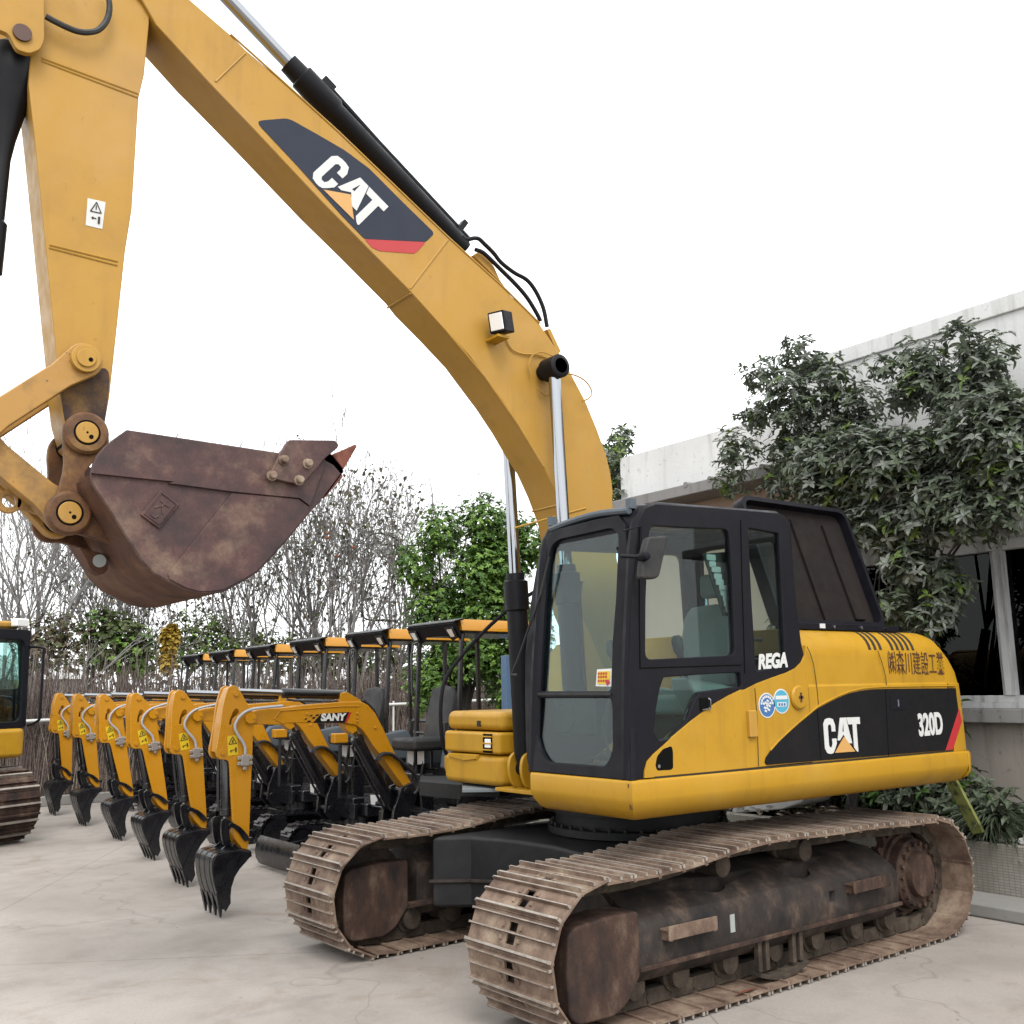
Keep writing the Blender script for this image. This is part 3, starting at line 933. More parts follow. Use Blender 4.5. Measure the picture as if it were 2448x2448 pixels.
# slots in the shoulder
m = MB()
for x in (-1.03, -1.095, -1.16, -1.305, -1.37, -1.435, -1.50, -1.565):
    vs = []
    for i in range(6):
        a = PI / 2 * (.18 + .62 * i / 5)
        y = 1.388 - .20 * (1 - math.cos(a)) + .003 * math.cos(a); z = 1.982 + .2 * math.sin(a) + .003 * math.sin(a)
        vs += [(x - .017 - .02 * i / 5, y, z), (x + .014 - .02 * i / 5, y, z)]
    m.add(vs, [(2 * i, 2 * i + 1, 2 * i + 3, 2 * i + 2) for i in range(5)])
m.build('vent_slots', 'groove', EX, smooth=60)

# counterweight
def cw(z, g, front=-1.952):
    half = [(front, 1.405 - g), (-2.10, 1.40 - g), (-2.175 + g * .3, 1.375 - g), (-2.215 + g * .5, 1.30 - g), (-2.36 + g, 1.08), (-2.55 + g, .75), (-2.68 + g, .38), (-2.72 + g, 0)]
    return [(x, y, z) for x, y in half] + [(x, -y, z) for x, y in half[-2::-1]]
m = MB()
m.loft([cw(1.285, 0), cw(1.60, .004), cw(1.788, .012), cw(1.795, .020), cw(1.88, .035), cw(1.98, .075), cw(2.06, .125), cw(2.115, .185), cw(2.135, .24)])
m.build('counterweight', 'cat_yellow', EX, bev=.003)
m = MB()
m.loft([cw(1.07, .06, -2.112), cw(1.10, .0, -2.112), cw(1.14, -.024, -2.112), cw(1.262, -.026, -2.112), cw(1.283, -.012, -2.112)])
m.build('counterweight_base', 'cat_yellow', EX, bev=.006)

# grooves between the panels
m = MB()
for pts in ([(-0.381,1.669),(-0.379,1.750),(-0.370,1.853),(-0.358,1.939),(-0.331,2.008),(-0.302,2.051)], [(-1.167,1.788),(-1.164,1.847),(-1.137,1.939),(-1.094,2.031)], [(0.246,1.784),(0.240,1.615),(0.252,1.304)]):
    L = [(a, 1.4015, b) for a, b in pts]
    m.tube(L, .0025, 4)
m.tube([(-1.95, 1.404, 1.30), (-1.95, 1.404, 1.79)], .003, 4)
m.build('panel_groove', 'groove', EX, smooth=0)
m = MB()   # dark gap above the skirt
m.box((-1.95, 1.395, 1.283), (1.15, 1.4022, 1.297))
m.build('shadow_gap', 'groove', EX, smooth=0)

# black swoosh with its lettering
sw = [(0.177,1.308),(0.193,1.325),(0.182,1.352),(0.135,1.390),(0.055,1.438),(-0.040,1.487),(-0.164,1.549),(-0.276,1.600),(-0.362,1.640),(-0.477,1.675),(-0.593,1.707),(-0.712,1.734),(-0.862,1.753),(-1.014,1.760),(-1.154,1.761)] + [(-2.052,1.753),(-2.053,1.684),(-2.060,1.589),(-1.836,1.300)]
plate('swoosh_panel', 'decal_black', EX, [sw], 1.402, .012, bevel=.002)
plate('red_stripe', 'decal_red', EX, [[(-2.074,1.594),(-2.095,1.503),(-1.936,1.301),(-1.839,1.301)]], 1.4015, .012, bevel=.001)
rim = [(0.134,1.395),(0.054,1.446),(-0.041,1.497),(-0.165,1.561),(-0.277,1.612),(-0.363,1.652),(-0.478,1.688),(-0.595,1.720),(-0.713,1.746),(-0.864,1.766),(-1.016,1.773),(-1.156,1.776),(-2.064,1.772)]
m = MB(); m.tube([(a, 1.402, b) for a, b in rim], .006, 6); m.build('panel_rim', 'cat_yellow', EX)
for pts in ([(-1.139,1.756),(-1.116,1.297)], [(-0.356,1.635),(-0.361,1.307)]):
    m = MB(); m.tube([(a, 1.4085, b) for a, b in pts], .0025, 4); m.build('door_seam', 'void', EX, smooth=0)
c0, c1 = [(-0.408,1.344),(-0.810,1.574)]
u0, v0 = [(-0.408,1.344),(-0.781,1.341)]
zt0, zt1 = c0[1], c1[1]
def place(px, py):
    x = c0[0] + (c1[0] - c0[0]) * px / 1.62
    z = c0[1] + (v0[1] - u0[1]) * px / 1.62 + (c1[1] - v0[1]) * py
    return (x, z)
logo(EX, place, 1.4095)
p = [(-1.664,1.489)][0]
text('model_number', '320D', 'decal_white', EX, p, .215, 1.4095, sx=.66, bold=.008, depth=.003, rot=R(1.0))
p = [(-1.584,1.930)][0]
p1, p2 = [(-1.175,1.929),(-2.089,1.932)]
text('owner_lettering', '㈱森川建設工業', 'kanji_brown', EX, (p[0], p[1]), .185, 1.3905, sx=.56, bold=-.0012, depth=.003, rot=R(-.6))
# latch, cap, hinge, stickers
a = [(-1.185,1.610),(-1.360,1.718)]
m = MB(); m.box((a[1][0], 1.405, a[0][1]), (a[0][0], 1.413, a[1][1])); m.build('door_latch', 'cab_black', EX, bev=.006)
m = MB(); x, z = [(-1.274,1.658)][0]; m.box((x - .008, 1.412, z - .025), (x + .008, 1.417, z + .025)); m.build('keyhole', 'chrome', EX, bev=.002)
x, z = [(-0.172,1.720)][0]
m = MB(); m.lathe(((x, 1.395, z), (0, 1, 0)), [(0, .078), (.018, .078), (.028, .068), (.032, .02)], 32); m.build('fuel_cap', 'cat_yellow', EX)
m = MB()
for dx, dz in ((.008, .03), (.022, .009)): m.box((x - dx, 1.428, z - dz), (x + dx, 1.4305, z + dz))
m.build('cap_keyhole', 'kanji_brown', EX, smooth=0)
a = [(0.337,1.649),(0.262,1.483)]
m = MB(); m.box((a[1][0], 1.395, a[1][1]), (a[0][0] + .0, 1.425, a[0][1])); m.build('hinge', 'boom_yellow', EX, bev=.008)
for (px, kind) in (([(0.140,1.675)][0], 0), ([(-0.005,1.698)][0], 1)):
    x, z = px
    m = MB(); m.disc_y(x, z, 1.399, 1.4025, .079, 32); s = m.build('round_sticker', 'decal_white', EX)
    m = MB(); m.disc_y(x, z, 1.402, 1.4035, .071, 32); i1 = m.build('disc', 'decal_blue' if kind == 0 else 'decal_cyan', s)
    m = MB()
    if kind == 0:
        for i in range(9):
            t_ = PI * (.08 + .84 * i / 8); m.obox((x + .056 * math.cos(t_), 1.404, z + .056 * math.sin(t_)), (.007, 0, 0), (0, .0008, 0), (0, 0, .008))
        for i in range(11):
            t_ = 2.4 * i; m.obox((x + .012 * math.sqrt(i) * math.cos(t_), 1.404, z + .012 * math.sqrt(i) * math.sin(t_)), (.009, 0, .004), (0, .0008, 0), (-.003, 0, .006))
    else:
        m.box((x - .058, 1.4035, z + .012), (x + .058, 1.4045, z + .036))
        m.box((x - .045, 1.4035, z - .034), (x + .045, 1.4045, z - .006))
    m.build('emblem', 'decal_white', s, smooth=0)
    if kind == 1:
        m = MB()
        for i in (-1, 0, 1): m.box((x + i * .026 - .009, 1.4045, z - .029), (x + i * .026 + .009, 1.405, z - .012))
        m.build('lettering', 'decal_blue', s, smooth=0)
# corner light recess in the nose of the panel
plate('corner_recess', 'void', EX, [rounded([(1.139,1.360),(1.122,1.410),(1.073,1.448),(1.004,1.462),(0.994,1.433),(0.998,1.337),(1.018,1.327),(1.127,1.330)], .012)], 1.399, .006, bevel=.001)
m = MB(); x, z = [(1.114,1.353)][0]; m.disc_y(x, z, 1.399, 1.406, .011, 10); m.build('bolt', 'chrome', EX)

# raised engine hood, leaning on its hinges behind the cab
hb, ht = Vector((0, 1.17, 2.20)), Vector((0, .84, 3.20))
hd = (ht - hb).normalized(); hn = Vector((0, hd.z, -hd.y))
def HP(x, s, o): q = hb + hd * s + hn * o; return (x, q.y, q.z)
outl = rounded([(-.36, .03), (-1.60, .03), (-1.62, 1.04), (-.36, 1.04)], .10, 5)
inn = rounded([(-.39, .06), (-1.565, .06), (-1.585, 1.005), (-.39, 1.005)], .08, 5)
m = MB()
for q0, q1 in ((0, .10),):
    r0 = [HP(x, s, -.10) for x, s in outl]; r1 = [HP(x, s, 0.0) for x, s in outl]
    r2 = [HP(x, s, 0.0) for x, s in inn]; r3 = [HP(x, s, -.075) for x, s in inn]
    m.loft([r0, r1, r2, r3])
hood = m.build('engine_hood', ['cab_black'], EX, smooth=40)
m = MB(); m.add([HP(x, s, -.072) for x, s in inn], [tuple(range(len(inn)))])
m.build('hood_lining', 'hood_inner', hood, smooth=0, fix=False)
m = MB()
m.obox(HP(-1.38, .5, -.06), (.06, 0, 0), tuple(hd * .40), tuple(hn * .012))
m.obox(HP(-.95, .5, -.06), (.012, 0, 0), tuple(hd * .42), tuple(hn * .012))
m.build('hood_stiffener', 'hood_inner', hood, bev=.006)
m = MB(); m.box((-1.60, 1.12, 2.178), (-.33, 1.26, 2.225)); m.build('deck_rail', 'cab_black', EX, bev=.006)
for x in (-.80, -1.12, -1.42): m = MB(); m.disc_y(x, 2.203, 1.258, 1.267, .012, 10); m.build('bolt', 'chrome', EX)
m = MB(); m.box((-.70, 1.259, 2.19), (-.64, 1.263, 2.222)); m.build('sticker', 'decal_white', EX)

# ---- cab
CAB = empty('cab'); CAB.parent = EX
side_out = [(1.335, 1.287), (1.325, 1.5), (1.303, 1.9), (1.262, 2.3), (1.222, 2.62), (1.19, 2.78), (1.13, 2.865), (1.04, 2.90), (.5, 2.925), (-.10, 2.945), (-.17, 2.93), (-.205, 2.88), (-.222, 2.70), (-.24, 2.3), (-.26, 2.08), (-.285, 1.98), (-.285, 1.75), (-.05, 1.70), (.35, 1.6), (.80, 1.36), (.86, 1.287)]
win = rounded([(1.174,1.962),(1.151,2.323),(1.112,2.652),(1.093,2.760),(0.396,2.793),(0.389,2.502),(0.398,1.992)], .05)
lowwin = rounded([(1.033,1.859),(0.684,1.874),(0.359,1.884),(0.354,1.796),(0.737,1.767),(0.785,1.720),(0.854,1.607),(0.995,1.507),(1.091,1.493),(1.135,1.542),(1.107,1.667),(1.069,1.786)], .02)
quarter = rounded([(0.205,2.818),(-0.099,2.805),(-0.091,2.453),(-0.083,1.930),(0.209,1.887),(0.212,2.358)], .015)
plate('side_frame', 'cab_black', CAB, [side_out, win, lowwin, quarter], 1.365, .05, bevel=.006)
plate('right_side_frame', 'cab_black', CAB, [side_out, rounded([(1.20, 1.75), (1.10, 2.72), (-.10, 2.76), (-.14, 1.75)], .06)], .47, .05, bevel=.006)
plate('rear_frame', 'cab_black', CAB, [[(.45, 1.29), (1.385, 1.29), (1.385, 2.90), (.45, 2.90)], rounded([(.56, 2.0), (1.28, 2.0), (1.26, 2.78), (.58, 2.78)], .06)], -.215, .04, FRONT, bevel=.005)
LEAN = Matrix(((1, 0, -.1, 1.464), (0, 1, 0, 0), (0, 0, 1, 0), (0, 0, 0, 1)))
fo = rounded([(0.467,1.288),(1.410,1.283)], 0) if False else [(1.410,1.286)] + [(1.338,2.324),(1.298,2.657),(1.268,2.781),(1.211,2.845),(0.968,2.849),(0.601,2.839),(0.520,2.821),(0.451,2.729),(0.407,2.584),(0.370,2.377),(0.353,2.162)] + [(0.345,2.019),(0.370,1.732),(0.403,1.485),(0.427,1.364),(0.462,1.290)]
up = rounded([(0.459,1.790),(0.491,2.223),(0.528,2.606),(0.562,2.733),(0.635,2.765),(1.156,2.771),(1.219,2.722),(1.218,2.334),(1.202,2.063),(1.207,1.783)], .035)
lo = rounded([(0.459,1.748),(1.209,1.746)] + [(1.225,1.678),(1.244,1.436),(1.186,1.354),(0.644,1.352),(0.551,1.425),(0.503,1.536),(0.465,1.691)], .05)
plate('front_frame', 'cab_black', CAB, [fo, up, lo], -.02, .05, FRONT, bevel=.006, xf=LEAN)
def pane(name, mat, loop, y, frame, xf=None, grow=.02):
    return plate(name, mat, CAB, [loop], y, .006, frame, bevel=0, smooth=0, xf=xf)
pane('front_window', 'front_glass', up, -.025, FRONT, LEAN)
pane('front_window', 'front_glass', lo, -.025, FRONT, LEAN)
pane('door_window', 'cab_glass', win, 1.368, SIDE)
pane('door_window', 'cab_glass', lowwin, 1.368, SIDE)
pane('quarter_window', 'cab_glass', quarter, 1.368, SIDE)
m = MB()   # front corner post joining side and front frames, and roof
for y in (1.345, .475):
    m.tube([(1.300, y, 1.29), (1.285, y, 1.6), (1.262, y, 1.95), (1.225, y, 2.3), (1.19, y, 2.62), (1.155, y, 2.77), (1.10, y, 2.85), (1.0, y, 2.878), (.4, y, 2.90), (-.12, y, 2.92)], .045, 10)
m.build('corner_post', 'cab_black', CAB)
m = MB()
roof = []
for x, z in ((1.17, 2.80), (1.14, 2.86), (1.08, 2.895), (1.0, 2.91), (.5, 2.935), (-.08, 2.955), (-.15, 2.945), (-.20, 2.90)):
    roof.append([(x, 1.36, z - .03), (x, 1.33, z), (x, 1.22, z + .018), (x, .60, z + .018), (x, .49, z), (x, .455, z - .03), (x, .46, z - .06), (x, 1.35, z - .06)])
m.loft(roof)
m.build('roof', 'cab_black', CAB, smooth=50)
m = MB()
sk = smoothline([(1.175, 1.30, 2.86), (1.16, 1.0, 2.885), (1.165, .75, 2.875), (1.17, .53, 2.85)], 4)
m.tube(sk, .022, 8)
for y in (1.29, .52): m.obox((1.15, y, 2.905), (.025, 0, 0), (0, .02, 0), (0, 0, .03))
m.build('roof_visor', 'console_grey', CAB)
m = MB(); m.box((-.15, .50, 1.285), (1.27, 1.34, 1.315)); m.box((-.19, .46, 1.29), (-.12, 1.34, 2.0)); m.build('cab_floor', 'interior_dark', CAB)
# door details
for pts in ([(1.223,1.913),(0.352,1.931)], [(0.278,2.864),(0.298,2.439),(0.320,1.878)], [(1.181,2.753),(1.210,2.245),(1.221,1.906)]):
    m = MB(); m.tube([(a, 1.3915, b) for a, b in pts], .004, 5); m.build('door_seam', 'void', CAB, smooth=0)
m = MB()
for pts in ([(1.326,2.709),(1.183,2.751),(1.184,2.595)], ): m.tube([(a, 1.41, b) for a, b in pts], .006, 6)
m.build('mirror_arm', 'cab_black', CAB)
mo = rounded([(1.260,2.660),(1.107,2.679),(1.115,2.620),(1.184,2.432),(1.222,2.417),(1.329,2.416),(1.315,2.501),(1.295,2.577)], .02)
plate('mirror', 'rubber', CAB, [mo], 1.52, .05, bevel=.012)
m = MB(); x, z = [(1.305,2.543)][0]; m.lathe(((x, 1.50, z), (0, 1, 0)), [(0, .02), (.05, .03), (.08, .022), (.085, .01)], 12); m.cyl((x + .08, 1.44, z + .01), (x, 1.53, z), .012, 8)
m.build('mirror_bracket', 'cab_black', CAB)
m = MB()
x, z = [(0.702,1.699)][0]
m.box((x - .035, 1.388, z - .04), (x + .04, 1.396, z + .035)); m.build('door_handle_recess', 'void', CAB, bev=.005)
m = MB(); m.tube([(x - .03, 1.40, z + .03), (x - .035, 1.41, z + .02), (x - .035, 1.41, z - .03), (x + .03, 1.40, z - .035)], .006, 6); m.build('door_handle', 'chrome', CAB)
p = [(0.051,1.952)][0]
text('cab_lettering', 'REGA', 'decal_white', CAB, p, .125, 1.3925, sx=.92, shear=.25, bold=.006, depth=.003, rot=R(3))
# wiper, bar between the panes, sticker
m = MB(); L = [(0.443,1.771),(1.212,1.767)]
m.obox(((1.464 - .1 * L[0][1]), (L[0][0] + L[1][0]) / 2, (L[0][1] + L[1][1]) / 2), (.014, 0, 0), ((0), (L[1][0] - L[0][0]) / 2, (L[1][1] - L[0][1]) / 2), (0, 0, .009))
m.build('window_bar', 'rubber', CAB, bev=.003)
m = MB()
wp = [(0.583,2.656),(0.514,2.417),(0.408,2.202),(0.313,2.010),(0.251,1.909)] + [(0.245,1.902),(0.311,1.896)]
m.tube([(1.464 - .1 * b + .035, a, b) for a, b in wp], .009, 6); m.build('wiper', 'rubber', CAB)
st = [(1.053,1.814),(1.058,1.914),(1.203,1.917),(1.206,1.810)]
plate('window_sticker', 'decal_white', CAB, [st], -.012, .003, FRONT, bevel=0, smooth=0, xf=LEAN)
st2 = rounded([(1.067,1.827),(1.072,1.902),(1.177,1.902),(1.183,1.858),(1.156,1.824)], .008)
plate('window_sticker_print', 'label_yellow', CAB, [st2], -.009, .003, FRONT, bevel=0, smooth=0, xf=LEAN)
m = MB()
for row, z in enumerate([(1.117,1.888),(1.118,1.868),(1.120,1.845)]):
    for k in range(4): m.obox((1.464 - .1 * z[1] - .006, z[0] - .036 + .022 * k, z[1]), (.001, 0, 0), (0, .007, 0), (0, 0, .007))
z = [(1.165,1.835)][0]; m.obox((1.464 - .1 * z[1] - .006, z[0], z[1]), (.001, 0, 0), (0, .012, .010), (0, -.008, .010))
m.build('sticker_lettering', 'decal_red', CAB, smooth=0)
# dark card with a curve of pale blocks, just inside the door glass
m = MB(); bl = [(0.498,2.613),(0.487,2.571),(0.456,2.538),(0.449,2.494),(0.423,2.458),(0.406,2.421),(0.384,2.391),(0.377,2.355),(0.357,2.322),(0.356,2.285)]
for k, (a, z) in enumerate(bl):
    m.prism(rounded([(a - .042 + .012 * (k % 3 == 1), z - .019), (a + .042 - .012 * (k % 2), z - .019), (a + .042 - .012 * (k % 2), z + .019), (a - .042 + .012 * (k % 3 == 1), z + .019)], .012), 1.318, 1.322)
strip = plate('dark_card', 'interior_dark', CAB, [[(0.568,2.633),(0.330,2.661),(0.320,2.244),(0.406,2.242),(0.507,2.487)]], 1.312, .006, bevel=0, smooth=0)
m.build('pale_blocks', 'decal_white', strip, smooth=0)
# seat and controls
m = MB()
bk = [(.10, 1.74), (.16, 1.72), (.20, 1.85), (.185, 2.10), (.14, 2.30), (.09, 2.36), (.03, 2.33), (.02, 2.1), (.04, 1.85)]
rings = []
for y, s in ((.70, .86), (.74, .97), (.86, 1.0), (.98, 1.0), (1.10, .97), (1.14, .86)):
    cx, cz = .11, 2.02
    rings.append([(cx + (x - cx) * s, y, cz + (z - cz) * s) for x, z in bk])
m.loft(rings); bkb = m.build('seat_back', 'seat_cloth', CAB, bev=.015, smooth=50)
m = MB(); m.box((.12, .70, 1.62), (.62, 1.14, 1.75)); m.build('seat_cushion', 'seat_cloth', CAB, bev=.04, seg=3)
m = MB(); m.box((.03, .82, 2.40), (.10, 1.02, 2.57)); m.build('headrest', 'seat_cloth', CAB, bev=.035, seg=3)
m = MB(); m.cyl((.06, .86, 2.3), (.06, .86, 2.42), .012, 8); m.cyl((.06, .98, 2.3), (.06, .98, 2.42), .012, 8); m.build('headrest_stem', 'chrome', CAB)
m = MB(); m.box((.20, .78, 1.32), (.55, 1.06, 1.62)); m.build('seat_base', 'interior_dark', CAB, bev=.02)
m = MB(); m.tube(smoothline([(.30, 1.20, 1.80), (.16, 1.20, 1.82), (.08, 1.2, 1.9), (.07, 1.2, 2.05), (.02, 1.2, 2.1), (-.08, 1.2, 2.1)], 4), .012, 6); m.build('armrest_hoop', 'rubber', CAB)
for y in (.60, 1.22):
    m = MB(); m.loft([[(.25, y - .07, 1.34), (.50, y - .07, 1.34), (.50, y + .07, 1.34), (.25, y + .07, 1.34)], [(.2, y - .09, 1.72), (.72, y - .09, 1.80), (.72, y + .09, 1.80), (.2, y + .09, 1.72)], [(.2, y - .08, 1.78), (.74, y - .08, 1.86), (.74, y + .08, 1.86), (.2, y + .08, 1.78)]])
    m.build('console', 'plastic_pale', CAB, bev=.02)
    m = MB(); m.tube([(.66, y, 1.84), (.70, y, 1.95), (.72, y, 2.02)], [.012, .014, .026], 8); m.lathe(((.72, y, 2.0), (.2, 0, 1)), [(0, .02), (.03, .034), (.09, .036), (.12, .02)], 12); m.build('joystick', 'rubber', CAB)
m = MB()
for y in (.80, 1.0):
    m.tube([(.95, y, 1.33), (1.0, y, 1.55), (.93, y, 1.78)], .012, 6)
    m.obox((.98, y, 1.36), (.10, 0, .02), (0, .05, 0), (0, 0, .012))
m.build('travel_lever', 'rubber', CAB)
m = MB(); m.box((.92, .48, 1.50), (1.15, .66, 1.78)); m.build('monitor_column', 'interior_dark', CAB, bev=.03)
m = MB(); m.lathe(((1.155, .60, 1.62), (1, 0, 0)), [(0, .10), (.012, .10), (.014, .085), (.004, .08)], 24); m.build('speaker', 'rubber', CAB)
m = MB(); m.box((-.11, .52, 1.32), (.02, 1.32, 1.98)); m.build('rear_shelf', 'interior_dark', CAB, bev=.02)

# ---- right hand storage box
m = MB(); 
TB = empty('storage_box'); TB.parent = EX
def tbx(z0, z1, x, bev_, nm, top=0):
    b = MB()
    ytop = -.53
    b.prism([(x, -1.29), (x, -.545), (x - .10, -.51), (.05, -.51), (.05, -1.34), (x - .06, -1.34)], z0, z1, 'XY')
    return b.build(nm, 'cat_yellow', TB, bev=bev_, seg=3)
tbx(1.495, 1.64, .83, .05, 'lid')
tbx(1.325, 1.487, .86, .025, 'front_cover')
tbx(1.09, 1.317, .86, .05, 'lower_cover')
x = .86
m = MB(); m.box((.80, -.745, 1.335), (.863, -.625, 1.475)); m.build('lamp_recess', 'void', TB)
m = MB(); m.box((.82, -.72, 1.37), (.869, -.64, 1.44)); m.build('headlight', 'lens', TB, bev=.008)
m = MB()
for z in (1.352, 1.40, 1.45): m.box((.85, -.745, z), (.875, -.625, z + .010))
m.build('lamp_guard', 'cat_yellow', TB, bev=.002)
m = MB(); m.box((.825, -.86, 1.525), (.842, -.82, 1.57)); m.build('latch', 'groove', TB, bev=.004)
m = MB(); m.loft([[(.858, -1.23, 1.315), (.858, -.80, 1.318), (.858, -.82, 1.275), (.858, -1.0, 1.262), (.858, -1.23, 1.285)], [(.872, -1.22, 1.31), (.872, -.82, 1.312), (.872, -.84, 1.285), (.872, -1.0, 1.268), (.872, -1.22, 1.29)]])
m.build('grip', 'cat_yellow', TB)
m = MB()
hr = smoothline([(.62, -1.42, 1.16), (.78, -1.43, 1.35), (.80, -1.43, 1.75), (.70, -1.40, 2.0), (.40, -1.15, 2.40), (.1, -.85, 2.66), (-.2, -.6, 2.72)], 6)
m.tube(hr, .017, 8); m.build('handrail', 'cab_black', EX)
# black step plate beside the box
m = MB(); m.prism([(0.676,-1.319),(0.389,-1.006),(0.580,-0.747),(0.781,-0.652),(1.001,-0.826)], 1.045, 1.072, 'XY'); m.build('tread_plate', 'plastic_grey', EX, bev=.004)
m = MB(); m.prism([(0.809,-1.140),(0.620,-0.877),(0.402,-0.989),(-0.193,-1.799),(0.134,-2.165)], .98, 1.044, 'XY'); m.prism([(0.745,-1.871),(0.677,-1.341),(0.192,-2.051),(0.451,-2.340)], .93, 1.05, 'XY'); m.build('catwalk', 'bearing_black', EX, bev=.006)

# ---- boom
BY = .16
bo = [(0.273,3.179),(0.266,3.267),(0.284,3.407),(0.324,3.544),(0.408,3.731),(0.512,3.930),(0.647,4.122),(0.767,4.273),(0.935,4.453),(1.048,4.536),(1.183,4.606),(1.231,4.643),(1.463,4.782),(1.730,4.921),(2.575,5.433),(2.990,5.663),(3.230,5.784),(3.327,5.847),(3.581,5.976)] + [(3.726,6.060),(3.903,6.157),(4.070,6.232),(4.200,6.192),(4.274,6.081),(4.257,5.968),(4.142,5.953),(4.009,5.958),(3.868,5.854),(3.782,5.733),(3.675,5.647),(3.539,5.536),(3.449,5.474),(3.178,5.278),(2.690,4.913),(2.393,4.710),(2.047,4.464),(1.972,4.391),(1.753,4.234),(1.558,4.085),(1.436,3.961),(1.295,3.820),(1.152,3.655),(1.044,3.510),(0.930,3.374),(0.836,3.209),(0.745,3.012)]
foot = [(.62, 2.35), (.40, 1.92), (.33, 1.74), (.24, 1.62), (.10, 1.60), (-.02, 1.68), (-.05, 1.82), (.02, 1.98), (.16, 2.35), (.25, 2.75)]
m = MB(); m.prism(bo + foot, -BY, BY)
BOOM = m.build('boom', 'boom_yellow', EX, bev=.010)
# proud edge strips along the plates, weld seams
m = MB()
for ln in ([(0.935,4.453),(1.231,4.643),(1.730,4.921),(2.575,5.433),(2.990,5.663),(3.327,5.847)], [(3.782,5.733),(3.449,5.474),(3.178,5.278),(2.690,4.913),(2.047,4.464),(1.753,4.234),(1.436,3.961),(1.152,3.655),(0.930,3.374)]):
    m.tube([(a, BY + .001, b) for a, b in ln], .007, 6)
for ln in ([(1.730,4.904),(2.036,4.471)], [(3.411,5.494),(3.229,5.756)], [(1.198,2.908),(0.544,3.107)]):
    m.tube([(a, BY + .001, b) for a, b in ln], .007, 5)
pa = [(2.031,4.444)][0]; m.tube([(pa[0], -BY, pa[1] - .004), (pa[0], BY, pa[1] - .004)], .007, 5)
pa = [(0.789,3.115)][0]; m.tube([(pa[0], -BY, pa[1] - .004), (pa[0], BY, pa[1] - .004)], .009, 5)
m.build('weld_seam', 'boom_yellow', BOOM)
dk = rounded([(3.134,5.322),(3.107,5.339),(2.952,5.405),(2.911,5.408),(2.742,5.370),(2.535,5.319),(2.354,5.246),(2.098,5.080),(1.857,4.930),(1.851,4.909),(1.913,4.838),(2.384,4.737),(2.551,4.856),(2.873,5.112),(3.121,5.296)], .02)
plate('decal_panel', 'decal_slate', BOOM, [dk], BY + .001, .004, bevel=0, smooth=0)
plate('decal_stripe', 'decal_red', BOOM, [rounded([(2.382,4.736),(1.914,4.835),(1.970,4.763),(2.003,4.730),(2.271,4.681),(2.328,4.691)], .015)], BY + .001, .004, bevel=0, smooth=0)
O0 = Vector([(2.785,5.057)][0]); OX = Vector([(2.390,4.789)][0]) - O0; TOP = Vector([(2.207,5.013)][0]); 
UPV = TOP - (O0 + OX)
def place_b(px, py): q = O0 + OX * (px / 1.62) + UPV * py; return (q.x, q.y)
logo(BOOM, place_b, BY + .0045)
# work light with bracket and cable
WL = empty('work_light'); WL.parent = BOOM
lx, lz = [(1.372,4.330)][0]
m = MB(); m.obox((lx, .28, lz), (.055, .02, -.01), (-.025, .06, 0), (.012, 0, .075)); m.build('housing', 'cab_black', WL, bev=.008)
m = MB(); m.obox((lx + .056, .302, lz - .010), (.004, .0015, 0), (-.02, .048, 0), (.010, 0, .060)); m.build('lamp_glass', 'lens', WL, bev=.004)
m = MB(); m.box((lx - .05, BY, lz - .115), (lx + .05, .31, lz - .095)); m.obox((lx - .02, .26, lz - .085), (.02, 0, 0), (0, .02, 0), (0, 0, .02)); m.build('bracket', 'cat_yellow', WL, bev=.003)
m = MB()
wl = [(1.257,4.273),(1.201,4.201),(1.103,4.185),(0.986,4.200),(0.849,4.190)]; m.tube([(a, .172, b) for a, b in smoothline([(a, b, 0) for a, b in wl], 5) for _ in (0,)] if False else [(p.x, .172, p.y) for p in smoothline([(a, b, 0) for a, b in wl], 5)], .006, 5)
wl = [(0.766,4.089),(0.643,4.096),(0.537,4.065),(0.482,3.995),(0.515,3.940),(0.575,3.909)]; m.tube([(p.x, .20, p.y) for p in smoothline([(a, b, 0) for a, b in wl], 5)], .006, 5)
wl = [(1.053,4.037),(1.068,4.103),(1.033,4.179),(0.947,4.223),(0.845,4.214)]; m.tube([(p.x, .19, p.y) for p in smoothline([(a, b, 0) for a, b in wl], 5)], .005, 5)
wl = [(0.989,3.944),(0.939,3.904),(0.854,3.906)]; m.tube([(p.x, .19, p.y) for p in smoothline([(a, b, 0) for a, b in wl], 5)], .005, 5)
m.build('cable', 'boom_yellow', BOOM)
